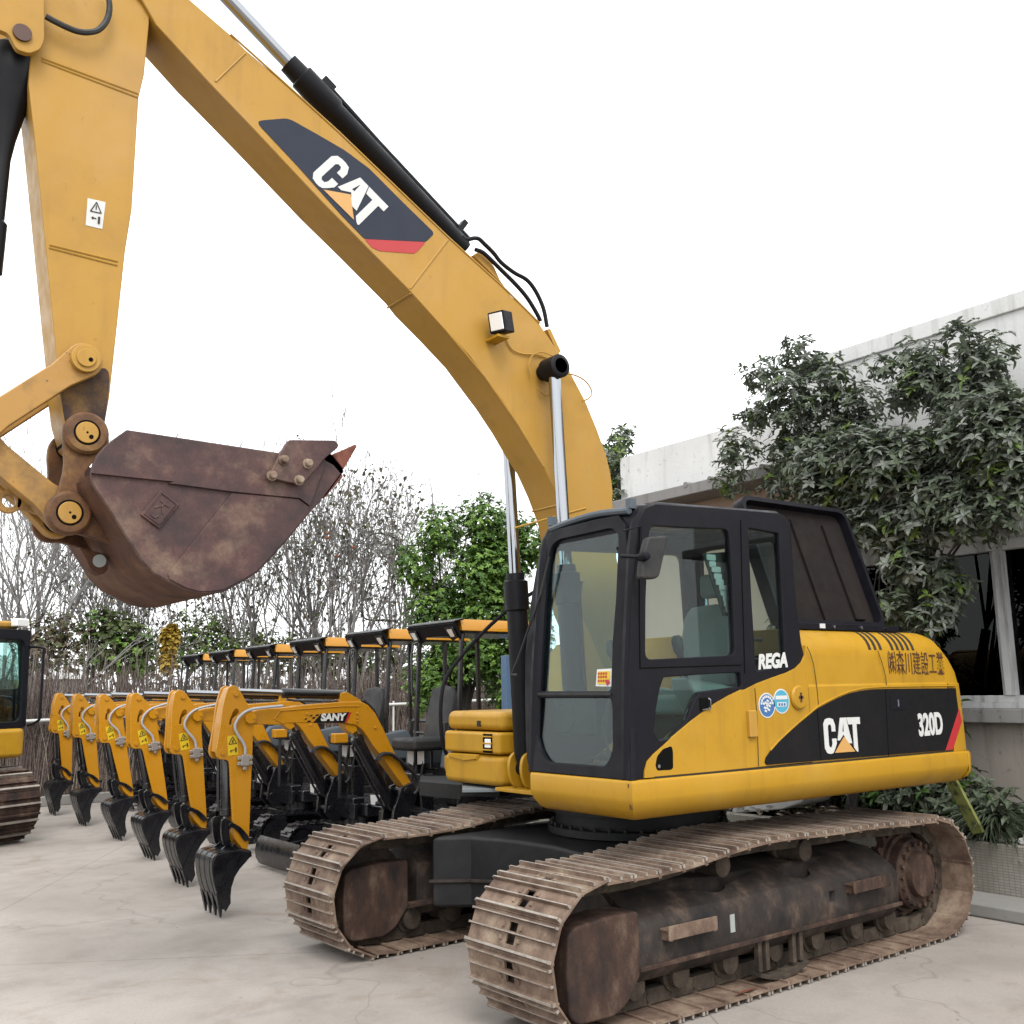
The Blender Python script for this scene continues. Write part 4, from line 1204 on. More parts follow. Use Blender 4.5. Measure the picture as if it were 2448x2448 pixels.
# boom cylinders
for s in (1, -1):
    A = Vector((.924, s * .30, 4.073)); F = Vector((.795, s * .30, 1.235)); d = (A - F).normalized()
    bc = empty('boom_cylinder'); bc.parent = EX
    b_top = F + d * 1.42 if s > 0 else F + d * 1.40
    m = MB(); m.cyl(b_top - d * .1, A, .044, 20); m.build('rod', 'chrome', bc)
    m = MB(); m.lathe((F, d), [(.02, .055), (.10, .074), (.12, .078), (1.14, .078), (1.15, .092), (1.36, .092), (1.37, .070), (1.42, .066)], 28); m.build('barrel', 'black_paint', bc)
    m = MB(); m.tube([F + d * .3 + Vector((-.03, s * .085, 0)), F + d * 1.2 + Vector((-.03, s * .085, 0)), F + d * 1.3 + Vector((-.05, s * .09, 0))], .014, 8); m.build('oil_pipe', 'black_paint', bc)
    m = MB(); m.disc_y(A.x, A.z, min(s * .16, s * .385), max(s * .16, s * .385), .055, 24); m.lathe((A - Vector((0, s * .075, 0)), (0, s, 0)), [(0, .085), (.15, .085), (.16, .07)], 28); m.build('eye', 'black_paint', bc)
    m = MB(); m.disc_y(F.x, F.z, min(s * .22, s * .38), max(s * .22, s * .38), .05, 20); m.build('foot_pin', 'black_paint', bc)
    for yy in (s * .225, s * .375):
        q = rounded([(F.x + .09, F.z + .10), (F.x + .11, F.z - .02), (F.x + .06, F.z - .14), (F.x - .20, F.z - .14), (F.x - .20, F.z + .10), (F.x - .02, F.z + .14)], .06)
        m = MB(); m.prism(q, yy - .016, yy + .016); m.build('mounting_lug', 'cat_yellow', EX, bev=.004)
m = MB(); m.prism([(.93, -.50), (.93, .47), (.55, .47), (.55, -.50)], 1.075, 1.10, 'XY'); m.build('front_plate', 'cat_yellow', EX, bev=.004)
# stick cylinder on the back of the boom
SC = empty('stick_cylinder'); SC.parent = EX
a, b_ = [(2.876,5.912),(1.487,4.946)]
A3, B3 = Vector((a[0], 0, a[1])), Vector((b_[0], 0, b_[1])); d = (A3 - B3).normalized(); L = (A3 - B3).length
e = [(3.610,6.383)][0]
m = MB(); m.cyl(A3 - d * .1, A3 + d * 1.35, .045, 20); m.build('rod', 'chrome', SC)
m = MB(); m.lathe((B3, d), [(0, .06), (.03, .074), (L - .42, .074), (L - .40, .088), (L - .12, .088), (L - .11, .072), (L, .068)], 28); m.build('barrel', 'black_paint', SC)
up_ = Vector((d.z, 0, -d.x)); up_ = up_ if up_.z > 0 else -up_
m = MB(); m.tube([B3 + d * (L - .25) + up_ * .115, B3 + d * (L * .55) + up_ * .10, B3 + d * .2 + up_ * .10, B3 + d * .02 + up_ * .10], .02, 8); m.obox(B3 + d * (L - .27) + up_ * .105, d * .05, (0, .04, 0), up_ * .03); m.obox(B3 + d * .12 + up_ * .12, d * .02, (0, .03, 0), up_ * .06)
m.build('oil_pipe', 'black_paint', SC)
lg = [(1.421,4.989),(1.340,4.961),(1.258,4.939),(1.173,4.795),(1.098,4.707),(1.342,4.846)]
m = MB(); m.prism([(1.456,4.890),(1.412,4.927),(1.345,4.918),(1.272,4.845),(1.221,4.754),(1.173,4.706)], -.07, .07); m.build('cylinder_lug', 'boom_yellow', BOOM, bev=.004)
hs = [[(1.542,5.012),(1.511,4.999),(1.414,5.034),(1.349,5.005),(1.268,4.954),(1.203,4.899),(1.086,4.848),(0.967,4.818),(0.883,4.743),(0.816,4.626),(0.785,4.487)], [(1.459,4.920),(1.395,4.915),(1.314,4.871),(1.233,4.820),(1.101,4.737),(1.001,4.659),(0.918,4.562),(0.877,4.499)]]
for h_, yy in zip(hs, (.06, .10)):
    m = MB(); m.tube([(p.x, yy, p.y) for p in smoothline([(a, b, 0) for a, b in h_], 4)], .016, 8); m.build('hydraulic_hose', 'black_paint', BOOM)
m = MB(); q = [(0.842,4.435),(0.812,4.449),(0.715,4.288),(0.742,4.261)]; m.prism(q, .0, .13); m.build('hose_bracket', 'boom_yellow', BOOM)

# ---- stick
SY = .135
so_ = [(4.437,5.121),(4.384,4.788),(4.328,4.413),(4.287,4.134),(4.243,3.835),(4.213,3.637),(4.187,3.425),(4.159,3.268)] + [(4.114,3.136),(4.055,3.087),(3.992,3.118),(3.952,3.181),(3.945,3.257),(3.926,3.420),(3.901,3.908),(3.882,4.285),(3.857,4.545),(3.850,5.244),(3.826,5.401),(3.812,5.736),(3.803,6.065),(3.832,6.391),(3.987,6.542),(4.217,6.399),(4.378,6.048),(4.429,5.787),(4.443,5.471)]
m = MB(); m.prism(so_, -SY, SY)
STK = m.build('stick', 'boom_yellow', EX, bev=.008)
for ln in ([(4.380,5.295),(3.857,5.266)], [(4.379,5.277),(3.856,5.242)], [(4.278,4.220),(3.922,4.212)], [(4.279,4.203),(3.923,4.189)]):
    m = MB(); m.tube([(a, SY + .001, b) for a, b in ln], .006, 5); m.build('weld_seam', 'boom_yellow', STK)
# grimy lower end of the stick
gr = [(4.180,3.484),(4.154,3.546),(4.099,3.509),(4.034,3.509),(3.972,3.579),(3.932,3.526),(3.946,3.263),(3.951,3.192),(3.993,3.124),(4.056,3.093),(4.111,3.146),(4.157,3.291)]
plate('grimy_end', 'stick_grime', STK, [smoothloop(gr, 3)], SY + .001, .004, bevel=0, smooth=0)
wl = [(4.099,4.542),(4.003,4.545),(4.013,4.381),(4.102,4.380)]
plate('warning_label', 'decal_white', STK, [wl], SY + .001, .003, bevel=0, smooth=0)
m = MB()
def lab(px, py):
    q = Vector(wl[0]) + (Vector(wl[1]) - Vector(wl[0])) * px + (Vector(wl[3]) - Vector(wl[0])) * py; return (q.x, SY + .0035, q.y)
for pa, pb in (((.5, .08), (.2, .45)), ((.5, .08), (.8, .45)), ((.2, .45), (.8, .45)), ((.5, .2), (.5, .36)), ((.3, .68), (.55, .68)), ((.7, .6), (.7, .85)), ((.3, .68), (.38, .64)), ((.3, .68), (.38, .72))):
    m.tube([lab(*pa), lab(*pb)], .0035 if pa[0] != .7 else .007, 4)
m.build('label_print', 'groove', STK, smooth=0)
hs = [(4.386,5.510),(4.341,5.499),(4.284,5.489),(4.227,5.485),(4.170,5.498),(4.113,5.534),(4.075,5.594),(4.057,5.660),(4.057,5.729),(4.072,5.785)]
m = MB(); m.tube([(p.x, .20, p.y) for p in smoothline([(a, b, 0) for a, b in hs], 5)], .017, 8); m.build('hydraulic_hose', 'rubber', STK)
# bucket cylinder and its lug on the stick nose
lugp = rounded([(4.412,5.741),(4.387,5.355),(4.405,5.290),(4.457,5.245),(4.519,5.245),(4.565,5.322),(4.667,5.330),(4.859,5.543)], .02)
for yy in (.20, -.20):
    m = MB(); m.prism(lugp, yy - .02, yy + .02); m.build('cylinder_lug', 'boom_yellow', STK, bev=.004)
px, pz = [(4.499,5.348)][0]
BC = empty('bucket_cylinder'); BC.parent = EX
m = MB(); m.disc_y(px, pz, -.235, .235, .048, 24); m.build('pin', 'kanji_brown', BC)
A3 = Vector((px, 0, pz)); ex_, ez_ = [(4.555,3.174)][0]; B3 = Vector((ex_, 0, ez_)); d = (B3 - A3).normalized(); L = (B3 - A3).length
m = MB(); m.lathe((A3, d), [(-.05, .07), (.0, .13), (.08, .15), (.18, .135), (.34, .09), (.52, .055), (.64, .040), (1.0, .040), (1.02, .056), (1.30, .056), (1.31, .04)], 24); m.build('barrel', 'black_paint', BC)
m = MB(); m.cyl(A3 + d * 1.2, B3, .045, 16); m.build('rod', 'chrome', BC)
# bucket links
p1 = Vector([(4.084,3.584)][0]); p2 = Vector([(4.590,3.121)][0]); p3 = Vector([(4.109,2.756)][0])
def bar2(a, b, r0, r1, w0):
    d = (b - a).normalized(); n_ = Vector((-d.y, d.x))
    out = []
    for i in range(13): t_ = PI / 2 + PI * i / 12; out.append(a + (d * math.cos(t_) + n_ * math.sin(t_)) * r0)
    q = (b - a).length
    out += [a + d * r0 * 1.6 - n_ * w0, b - d * r1 * 1.6 - n_ * w0]
    for i in range(13): t_ = -PI / 2 + PI * i / 12; out.append(b + (d * math.cos(t_) + n_ * math.sin(t_)) * r1)
    out += [b - d * r1 * 1.6 + n_ * w0, a + d * r0 * 1.6 + n_ * w0]
    return [(v.x, v.y) for v in out]
for yy in (.185, -.185):
    m = MB(); m.prism(bar2(p1, p2, .095, .095, .072), yy - .028, yy + .028); lk = m.build('guide_link', 'dirty_yellow', EX, bev=.008)
m = MB(); m.disc_y(p1.x, p1.y, -.25, .25, .075, 28); m.disc_y(p1.x, p1.y, -.262, .262, .05, 24); m.build('link_pin', 'boom_yellow', EX, bev=.004)
m = MB(); m.disc_y(p1.x - .02, p1.y - .008, .2625, .264, .012, 10); m.build('grease_hole', 'void', EX)
m = MB()
for yy in (.10, -.10): m.prism(bar2(p3, p2, .10, .10, .075), yy - .05, yy + .05)
m.prism(bar2(p3 + (p2 - p3) * .2, p2 + (p3 - p2) * .2, .06, .06, .06), -.1, .1)
PL = m.build('power_link', 'dirty_yellow', EX, bev=.008)
ey = Vector([(4.375,2.813)][0])
ring = [(ey.x + .062 * math.cos(t_ * PI / 12), ey.y + .062 * math.sin(t_ * PI / 12)) for t_ in range(24)]
hole = [(ey.x + .033 * math.cos(t_ * PI / 12), ey.y + .033 * math.sin(t_ * PI / 12)) for t_ in range(24)]
plate('lifting_eye', 'dirty_yellow', PL, [ring, hole], .03, .04, bevel=.004)
m = MB(); m.prism([(4.334,2.837),(4.269,2.866),(4.173,2.803),(4.222,2.754),(4.335,2.784)], .01, .05); m.build('lifting_lug', 'dirty_yellow', PL)

# ---- bucket
BK = empty('bucket'); BK.parent = EX
HB = .50
side = [(3.929,3.155)] + [(3.717,3.151),(3.103,3.137),(3.007,3.137),(2.828,3.132),(2.807,3.127),(2.759,3.107),(2.710,3.061)] + [(2.831,2.894),(2.902,2.812),(3.048,2.630),(3.203,2.455),(3.297,2.394),(3.388,2.341),(3.459,2.330),(3.521,2.329),(3.597,2.346),(3.687,2.389)] + [(3.757,2.424),(3.825,2.487),(3.866,2.551),(3.929,2.641),(3.997,2.741),(4.059,2.823),(4.081,2.860),(4.092,2.909),(4.084,2.959),(4.063,3.012),(4.029,3.059),(3.988,3.101)]
for s in (1, -1):
    m = MB(); m.prism(side, s * HB - .018, s * HB + .012); m.build('side_plate', 'bucket_steel', BK, bev=.004)
wrap = [(2.710,3.061)] + [(2.831,2.894),(2.902,2.812),(3.048,2.630),(3.203,2.455),(3.297,2.394),(3.388,2.341),(3.459,2.330),(3.521,2.329),(3.597,2.346),(3.687,2.389)] + [(3.757,2.424),(3.825,2.487),(3.866,2.551),(3.929,2.641),(3.997,2.741),(4.059,2.823),(4.081,2.860),(4.092,2.909)]
wl_ = [(p.x, p.y) for p in smoothline([(a, b, 0) for a, b in wrap], 3)]
cen = Vector((sum(p[0] for p in wl_) / len(wl_), sum(p[1] for p in wl_) / len(wl_)))
m = MB()
def ring_(sc, y): return [(cen.x + (a - cen.x) * sc, y, cen.y + (b - cen.y) * sc) for a, b in wl_]
rings = [ring_(.995, -HB + .004), ring_(.995, HB - .004), ring_(.955, HB - .01), ring_(.955, -HB + .01)]
nW = len(wl_)
vs = [p for r_ in rings for p in r_]; fs = []
for i in range(4):
    j = (i + 1) % 4
    fs += [(i * nW + k, i * nW + k + 1, j * nW + k + 1, j * nW + k) for k in range(nW - 1)]
fs += [(0, nW, 2 * nW, 3 * nW), (nW - 1, 4 * nW - 1, 3 * nW - 1, 2 * nW - 1)]
m.add(vs, fs); m.build('shell', 'bucket_rust', BK, smooth=50)
band = [(4.094,2.904),(4.084,2.954),(4.064,3.006),(4.030,3.053),(3.989,3.096),(3.931,3.149)] + [(3.722,3.143),(3.110,3.128),(3.014,3.128),(2.836,3.123),(2.814,3.113),(2.906,2.852)] + [(2.910,2.848),(2.974,2.886),(3.361,2.884),(3.712,2.894)] + [(3.682,2.905),(3.903,2.904)]
m = MB(); m.prism(band, HB + .012, HB + .030); m.build('side_bar', 'bucket_steel', BK, bev=.004)
heel = [(3.363,2.880),(2.978,2.883),(2.914,2.845),(2.917,2.809),(3.055,2.635),(3.209,2.464),(3.303,2.403),(3.394,2.353),(3.464,2.341),(3.527,2.339),(3.596,2.355),(3.682,2.395),(3.692,2.418),(3.564,2.599)]
m = MB(); m.prism(heel, HB + .012, HB + .022); m.build('wear_plate', 'bucket_steel', BK, bev=.003)
bd = [(3.747,2.855),(3.646,2.789),(3.744,2.652),(3.844,2.717)]
m = MB(); m.prism(bd, HB + .012, HB + .026); bdo = m.build('badge', 'bucket_steel', BK, bev=.004)
q0, q1, q3 = Vector(bd[3]), Vector(bd[0]), Vector(bd[2])
ux_, uy_ = (q1 - q0), (q3 - q0)
m = MB()
def bp(a, b): q = q0 + ux_ * a + uy_ * b; return (q.x, HB + .027, q.y)
for pts in ([(.30, .28), (.18, .32), (.18, .55), (.30, .62)] , [(.42, .7), (.62, .45), (.42, .25)], [(.72, .25), (.72, .72)], [(.6, .48), (.86, .48)]): m.tube([bp(*p) for p in pts], .005, 4)
for pts in ([(.08, .1), (.92, .1), (.92, .9), (.08, .9), (.08, .1)],): m.tube([bp(*p) for p in pts], .004, 4)
m.build('embossing', 'bucket_steel', bdo)
sc_ = rounded([(3.059,3.207),(2.773,3.242),(2.748,3.217),(2.760,3.196),(2.841,3.122),(2.889,3.057),(2.975,2.958),(3.022,2.959),(3.176,2.977),(3.155,3.027),(3.111,3.121)], .015)
m = MB(); m.prism(sc_, HB + .028, HB + .062); m.build('side_cutter', 'bucket_steel', BK, bev=.006)
for bx, bz in [(3.092,3.084),(2.947,3.081),(3.159,2.988),(2.998,2.980)]:
    m = MB(); m.lathe(((bx, HB + .06, bz), (0, 1, 0)), [(0, .030), (.012, .030), (.013, .021), (.04, .021), (.045, .016)], 10); m.build('bolt', 'track_steel', BK)
# lip, adapters and teeth
lipA = Vector([(2.710,3.066)][0]); lipB = Vector([(2.902,2.812)][0]); ld = (lipA - lipB).normalized(); ln_ = Vector((-ld.y, ld.x))
if ln_.y < 0: ln_ = -ln_
m = MB()
q = [lipA + ld * .01, lipA + ld * .01 + ln_ * .03, lipA - ld * .35 + ln_ * .04, lipA - ld * .35]
m.prism([(v.x, v.y) for v in q], -HB, HB); m.build('cutting_edge', 'bucket_steel', BK, bev=.004)
tp = Vector([(2.597,3.251)][0]); t0 = Vector([(2.746,3.109)][0]); td = (tp - t0).normalized(); tn = Vector((-td.y, td.x))
for k in range(5):
    y = HB - .045 - k * (2 * HB - .09) / 4
    ad = [lipA - ld * .20 + ln_ * .05, lipA - ld * .18 - ln_ * .02, lipA + ld * .0 - ln_ * .028, t0 + td * .02 - tn * .045, t0 + td * .02 + tn * .045, lipA + ln_ * .06]
    m = MB(); m.prism([(v.x, v.y) for v in ad], y - .045, y + .045); m.build('tooth_adapter', 'tooth_rust', BK, bev=.008)
    m = MB()
    s0, s1 = t0 + td * .03, tp
    r0 = [(s0 - tn * .055, -.045), (s0 + tn * .055, -.045), (s0 + tn * .055, .045), (s0 - tn * .055, .045)]
    r1 = [(s1 - tn * .008, -.030), (s1 + tn * .008, -.030), (s1 + tn * .008, .030), (s1 - tn * .008, .030)]
    m.loft([[(v.x, y + w_, v.y) for v, w_ in r0], [(v.x, y + w_, v.y) for v, w_ in r1]])
    m.build('tooth', 'tooth_rust', BK, bev=.005)
# ears
ear = [(4.141,3.218),(4.100,3.259),(4.041,3.280),(3.985,3.258),(3.943,3.204),(3.937,3.145),(3.976,3.081),(4.017,3.023),(4.046,2.961),(4.022,2.905),(3.953,2.842),(3.876,2.755),(3.805,2.667),(3.749,2.571),(3.693,2.474),(3.798,2.527),(3.869,2.592),(3.969,2.620),(4.046,2.640),(4.084,2.644),(4.131,2.642),(4.174,2.656),(4.207,2.693),(4.220,2.737),(4.212,2.783),(4.184,2.842),(4.160,2.925),(4.152,3.018),(4.162,3.104),(4.160,3.169)]
for s in (1, -1):
    m = MB(); m.prism(smoothloop(ear, 3), s * .185 - .023, s * .185 + .023); m.build('hinge_ear', 'ear_paint', BK, bev=.008)
for (cx_, cz_) in [(4.058,3.180),(4.121,2.745)]:
    m = MB(); m.lathe(((cx_, .20, cz_), (0, 1, 0)), [(0, .115), (.03, .115), (.045, .10), (.046, .075)], 36); m.build('boss', 'ear_paint', BK)
    m = MB(); m.disc_y(cx_, cz_, -.25, .247, .068, 30); m.build('ring', 'void', BK)
    m = MB(); m.disc_y(cx_, cz_, -.26, .252, .058, 30); m.build('hinge_pin', 'boom_yellow', BK, bev=.004)
    m = MB(); m.disc_y(cx_ - .02, cz_ - .022, .2525, .254, .012, 10); m.disc_y(cx_, cz_, .2525, .254, .006, 8); m.build('pin_hole', 'void', BK)
q = [(3.916,2.526)][0]
m = MB(); m.prism(rounded([(4.030,2.606),(3.974,2.581),(3.890,2.569),(3.866,2.529),(3.869,2.471),(3.912,2.448),(3.958,2.478),(3.976,2.517)], .03), -.02, .06); m.build('lifting_lug', 'bucket_rust', BK, bev=.006)
m = MB(); m.disc_y(q[0], q[1], .058, .064, .035, 20); m.build('lug_hole', 'plastic_pale', BK)

# ================================================================ the row of mini excavators
MO = Vector((0, -2.85, 0))
def T(pts): return pts
MN = empty('mini_excavator', tuple(MO))
def sub(name, parent): e = empty(name); e.parent = parent; return e
# tracks
def mini_track(cy):
    path = []
    for i in range(20): path.append((-.62 + 1.16 * i / 20, .022))
    for i in range(12): a = -PI / 2 + PI * i / 12; path.append((.56 + .19 * math.cos(a), .21 + .19 * math.sin(a)))
    for i in range(20): path.append((.54 - 1.16 * i / 20, .402 - .012 * math.sin(PI * i / 20)))
    for i in range(12): a = PI / 2 + PI * i / 12; path.append((-.64 + .19 * math.cos(a), .21 + .19 * math.sin(a)))
    n = 38
    pts, pitch = resample(path, n)
    b = MB()
    for i, p in enumerate(pts):
        t = (pts[(i + 1) % n] - pts[i - 1]).normalized(); nn = Vector((t.y, -t.x, 0))
        b.obox((p.x, cy, p.y), (t.x * pitch * .54, 0, t.y * pitch * .54), (0, .115, 0), (nn.x * .009, 0, nn.y * .009))
        q = p + nn * .016
        for y0, y1, s in ((-.115, -.005, -.014), (.005, .115, .014)):
            c = q + t * s
            b.obox((c.x, cy + (y0 + y1) / 2, c.y), (t.x * .013, 0, t.y * .013), (0, .055, 0), (nn.x * .011, 0, nn.y * .011))
    o = b.build('track', 'mini_black', MN, smooth=0)
    m = MB(); m.prism(rounded([(-.70, .12), (.60, .12), (.62, .30), (-.70, .30)], .05), cy - .07, cy + .07)
    for x in (.55, -.63): m.disc_y(x, .21, cy - .09, cy + .09, .155, 20)
    for x in (-.35, -.1, .15, .4): m.disc_y(x, .09, cy - .08, cy + .08, .05, 12)
    m.build('track_frame', 'mini_black', o)
mini_track(.385); mini_track(-.385)
m = MB(); m.box((-.35, -.30, .22), (.35, .30, .42)); m.cyl((0, 0, .40), (0, 0, .52), .27, 28); m.build('undercarriage', 'mini_black', MN, bev=.015)
# blade
BL = sub('blade', MN)
prof_ = [(.98, .03), (1.02, .10), (1.03, .18), (1.01, .26), (.97, .32), (.955, .315), (.99, .25), (1.005, .18), (.995, .11), (.955, .04)]
m = MB(); m.prism(prof_, -.50, .50); m.build('blade_plate', 'mini_black', BL, bev=.004)
for y in (-.26, .26): m = MB(); m.loft([[(.25, y - .04, .20), (.25, y + .04, .20), (.25, y + .04, .30), (.25, y - .04, .30)], [(1.0, y - .04, .12), (1.0, y + .04, .12), (1.0, y + .04, .22), (1.0, y - .04, .22)]]); m.build('blade_arm', 'mini_black', BL, bev=.008)
# upper body
m = MB()
m.prism([(.30, .30), (.30, -.42), (.22, -.48), (-.75, -.48), (-1.0, -.38), (-1.12, -.15), (-1.12, .15), (-1.0, .38), (-.75, .48), (.22, .48)], .52, .66, 'XY')
m.build('platform', 'mini_black', MN, bev=.02)
m = MB(); m.loft([[(-.42, -.46, .66), (-.42, .46, .66), (-.80, .46, .66), (-1.02, .36, .66), (-1.13, .12, .66), (-1.13, -.12, .66), (-1.02, -.36, .66), (-.80, -.46, .66)], [(-.42, -.46, 1.08), (-.42, .46, 1.08), (-.80, .46, 1.10), (-1.02, .36, 1.10), (-1.13, .12, 1.10), (-1.13, -.12, 1.10), (-1.02, -.36, 1.10), (-.80, -.46, 1.10)], [(-.44, -.42, 1.16), (-.44, .42, 1.16), (-.80, .42, 1.17), (-.97, .33, 1.17), (-1.06, .11, 1.17), (-1.06, -.11, 1.17), (-.97, -.33, 1.17), (-.80, -.42, 1.17)]])
m.build('engine_cover', 'mini_black', MN, bev=.02)
m = MB(); m.box((.02, -.47, .66), (.16, .05, 1.02)); m.box((-.10, -.47, .66), (.02, -.28, 1.15)); m.box((.20, -.44, .60), (.34, .40, .72)); m.build('front_cover', 'mini_black', MN, bev=.02)
m = MB()
for q in ([(-3.056,1.261),(-2.940,1.262),(-2.941,1.092),(-3.055,1.124)], [(-2.871,1.258),(-2.751,1.250),(-2.751,1.121),(-2.866,1.108)]):
    m.prism([(a + 2.85, b) for a, b in q], .162, .166, 'YZ')
m.build('paper_label', 'decal_white', MN, smooth=0)
# seat, consoles
ST = sub('seat', MN); ST.location = (.40, -.05, .08)
m = MB(); m.box((-.50, -.22, 1.16), (-.08, .22, 1.28)); m.build('cushion', 'rubber', ST, bev=.04, seg=3)
m = MB()
bk = [(-.52, 1.20), (-.42, 1.22), (-.47, 1.50), (-.53, 1.76), (-.58, 1.78), (-.60, 1.72), (-.57, 1.45)]
rings = []
for y, s in ((-.22, .78), (-.17, .96), (0, 1), (.17, .96), (.22, .78)): rings.append([(-.53 + (x + .53) * s, y, 1.2 + (z - 1.2) * s) for x, z in bk])
m.loft(rings); m.build('seat_back', 'rubber', ST, bev=.012, smooth=50)
for y in (-.32, .32):
    m = MB(); m.loft([[(-.45, y - .07, 1.12), (.05, y - .07, 1.12), (.05, y + .07, 1.12), (-.45, y + .07, 1.12)], [(-.42, y - .075, 1.34), (.02, y - .075, 1.28), (.02, y + .075, 1.28), (-.42, y + .075, 1.34)], [(-.36, y - .05, 1.43), (-.10, y - .05, 1.40), (-.10, y + .05, 1.40), (-.36, y + .05, 1.43)]])
    o_ = m.build('console', 'console_grey', MN, bev=.02); o_.location = (.04, 0, -.04)
    m = MB(); m.tube([(-.02, y, 1.28), (.01, y, 1.40), (.02, y, 1.46)], [.012, .012, .024], 8); m.obox((.02, y, 1.50), (.02, 0, 0), (0, .022, 0), (0, 0, .045)); o_ = m.build('joystick', 'rubber', MN, bev=.006); o_.location = (.04, 0, -.04)
m = MB()
for y in (-.08, .08): m.tube([(.18, y, .70), (.20, y, .95), (.14, y, 1.22)], .011, 6)
m.build('travel_lever', 'rubber', MN)
# canopy
CN = sub('canopy', MN); CN.location = (0, -.06, .01)
def roof_ring(x, dz, y=.445, h=.115): return [(x, -y, 2.36 + dz), (x, -y + .02, 2.36 + dz + h * .55), (x, -y + .06, 2.36 + dz + h), (x, y - .06, 2.36 + dz + h), (x, y - .02, 2.36 + dz + h * .55), (x, y, 2.36 + dz)]
m = MB(); m.loft([roof_ring(-.10, .0), roof_ring(-1.12, -.01), roof_ring(-1.18, -.02, .42, .06)]); m.build('roof_panel', 'mini_yellow', CN, bev=.006)
m = MB()
m.loft([[(.0, -.46, 2.455), (.0, .46, 2.455), (.0, .45, 2.44), (.0, -.45, 2.44)], [(-.115, -.46, 2.482), (-.115, .46, 2.482), (-.115, .445, 2.462), (-.115, -.445, 2.462)]])
m.box((-1.10, -.42, 2.335), (-.12, .42, 2.362))
m.build('visor', 'mini_black', CN, bev=.004)
m = MB()
fa, fb = Vector((-.005, 0, 2.435)), Vector((-.105, 0, 2.285))
fd = (fb - fa).normalized(); fn = Vector((-fd.z, 0, fd.x))
if fn.x < 0: fn = -fn
def visor(ys, o0, o1):
    b = MB(); rr = []
    for o in (o0, o1): rr.append([tuple(fa + fd * s + fn * o + Vector((0, y, 0))) for y, s in ys])
    b.loft(rr); return b
visor([(-.44, .0), (.44, .0), (.43, .15), (.28, .19), (.20, .13), (-.20, .13), (-.28, .19), (-.43, .15)], -.02, .012).build('visor_face', 'cab_black', CN)
for y in (-.345, .345):
    wl_ = sub('work_light', CN)
    visor(rounded([(y - .075, .03), (y + .075, .03), (y + .065, .155), (y - .065, .155)], .02), .010, .03).build('lamp_frame', 'mini_black', wl_)
    visor(rounded([(y - .042, .052), (y + .042, .052), (y + .035, .135), (y - .035, .135)], .012), .030, .034).build('lamp_glass', 'lens', wl_)
for x, y, z0 in ((-.12, .39, .66), (-.12, -.39, .66), (-.86, .39, 1.1), (-.86, -.39, 1.1)):
    m = MB()
    if x > -.5: m.tube([(x + .04, y, z0), (x + .03, y, 1.6), (x, y, 2.25), (x - .02, y * .98, 2.34)], .026, 8)
    else: m.tube([(x, y, z0), (x + .01, y, 1.7), (x + .02, y, 2.34)], .026, 8)
    m.build('canopy_post', 'mini_black', CN)
m = MB(); m.tube([(-.12, -.43, 2.28), (-.05, -.40, 2.26), (-.02, -.38, 2.15), (-.02, -.37, 1.75)], .012, 6); m.build('grab_bar', 'mini_black', CN)
m = MB()
m.tube([(-.08, -.43, 1.38), (-.08, .05, 1.38)], .016, 6); m.tube([(-.08, -.43, 1.04), (-.08, .02, 1.04)], .014, 6); m.tube([(-.08, -.10, 1.04), (-.08, -.10, 1.38)], .016, 6)
m.tube([(-.86, .43, 1.45), (-.86, -.43, 1.45)], .02, 6)
m.build('guard_rail', 'mini_black', CN)
# swing bracket
m = MB()
sb = [(.10, .50), (.42, .46), (.52, .56), (.50, .72), (.42, .92), (.30, .96), (.24, .86), (.28, .74), (.12, .70)]
for y in (-.10, .10): m.prism(sb, y - .02, y + .02)
m.cyl((.30, 0, .46), (.30, 0, .74), .07, 16); m.disc_y(.36, .885, -.13, .13, .035, 12); m.disc_y(.46, .60, -.13, .13, .03, 12)
m.build('swing_bracket', 'mini_black', MN, bev=.006)
m = MB(); q = [(-3.466,0.797),(-3.273,0.806),(-3.276,0.781),(-3.321,0.776),(-3.324,0.745),(-3.363,0.738),(-3.368,0.706),(-3.451,0.708)]
m.prism([(a + 2.85, b) for a, b in q], .346, .350, 'YZ'); m.build('torn_label', 'decal_white', MN, smooth=0)
m = MB(); m.box((.30, -.46, .50), (.345, .44, .66)); m.build('bumper', 'mini_black', MN, bev=.01)
m = MB(); m.loft([[(.35, y, .70), (.35, y + .0, .705), (.45, y, .72), (.45, y, .715)] for y in (-.40, -.16)]); m.build('step_plate', 'plastic_grey', MN)
# boom
bo = [(1.938,1.595),(1.921,1.633),(1.881,1.653),(1.822,1.668),(1.727,1.677),(1.631,1.677),(1.509,1.685),(1.385,1.698),(1.195,1.708),(1.026,1.718),(0.827,1.716),(0.752,1.682),(0.677,1.609),(0.594,1.470),(0.482,1.263),(0.398,1.116),(0.313,0.993),(0.271,0.930),(0.278,0.905),(0.313,0.862),(0.398,0.951),(0.509,1.087),(0.620,1.223),(0.702,1.315),(0.757,1.394),(0.811,1.460),(0.878,1.504),(0.971,1.521),(1.256,1.534),(1.555,1.544),(1.603,1.529),(1.700,1.534),(1.795,1.541),(1.866,1.540),(1.919,1.556)]
m = MB(); m.prism(bo, -.075, .075); BMm = m.build('boom', 'mini_yellow', MN, bev=.008)
for q in ([(1.027,1.794),(0.981,1.805),(0.948,1.798),(0.827,1.731),(0.807,1.707),(1.033,1.711)], [(1.004,1.525),(0.957,1.460),(0.904,1.423),(0.851,1.456),(0.865,1.503)]): m = MB(); m.prism(q, -.06, .06); m.build('boom_lug', 'mini_yellow', BMm, bev=.004)
m = MB()
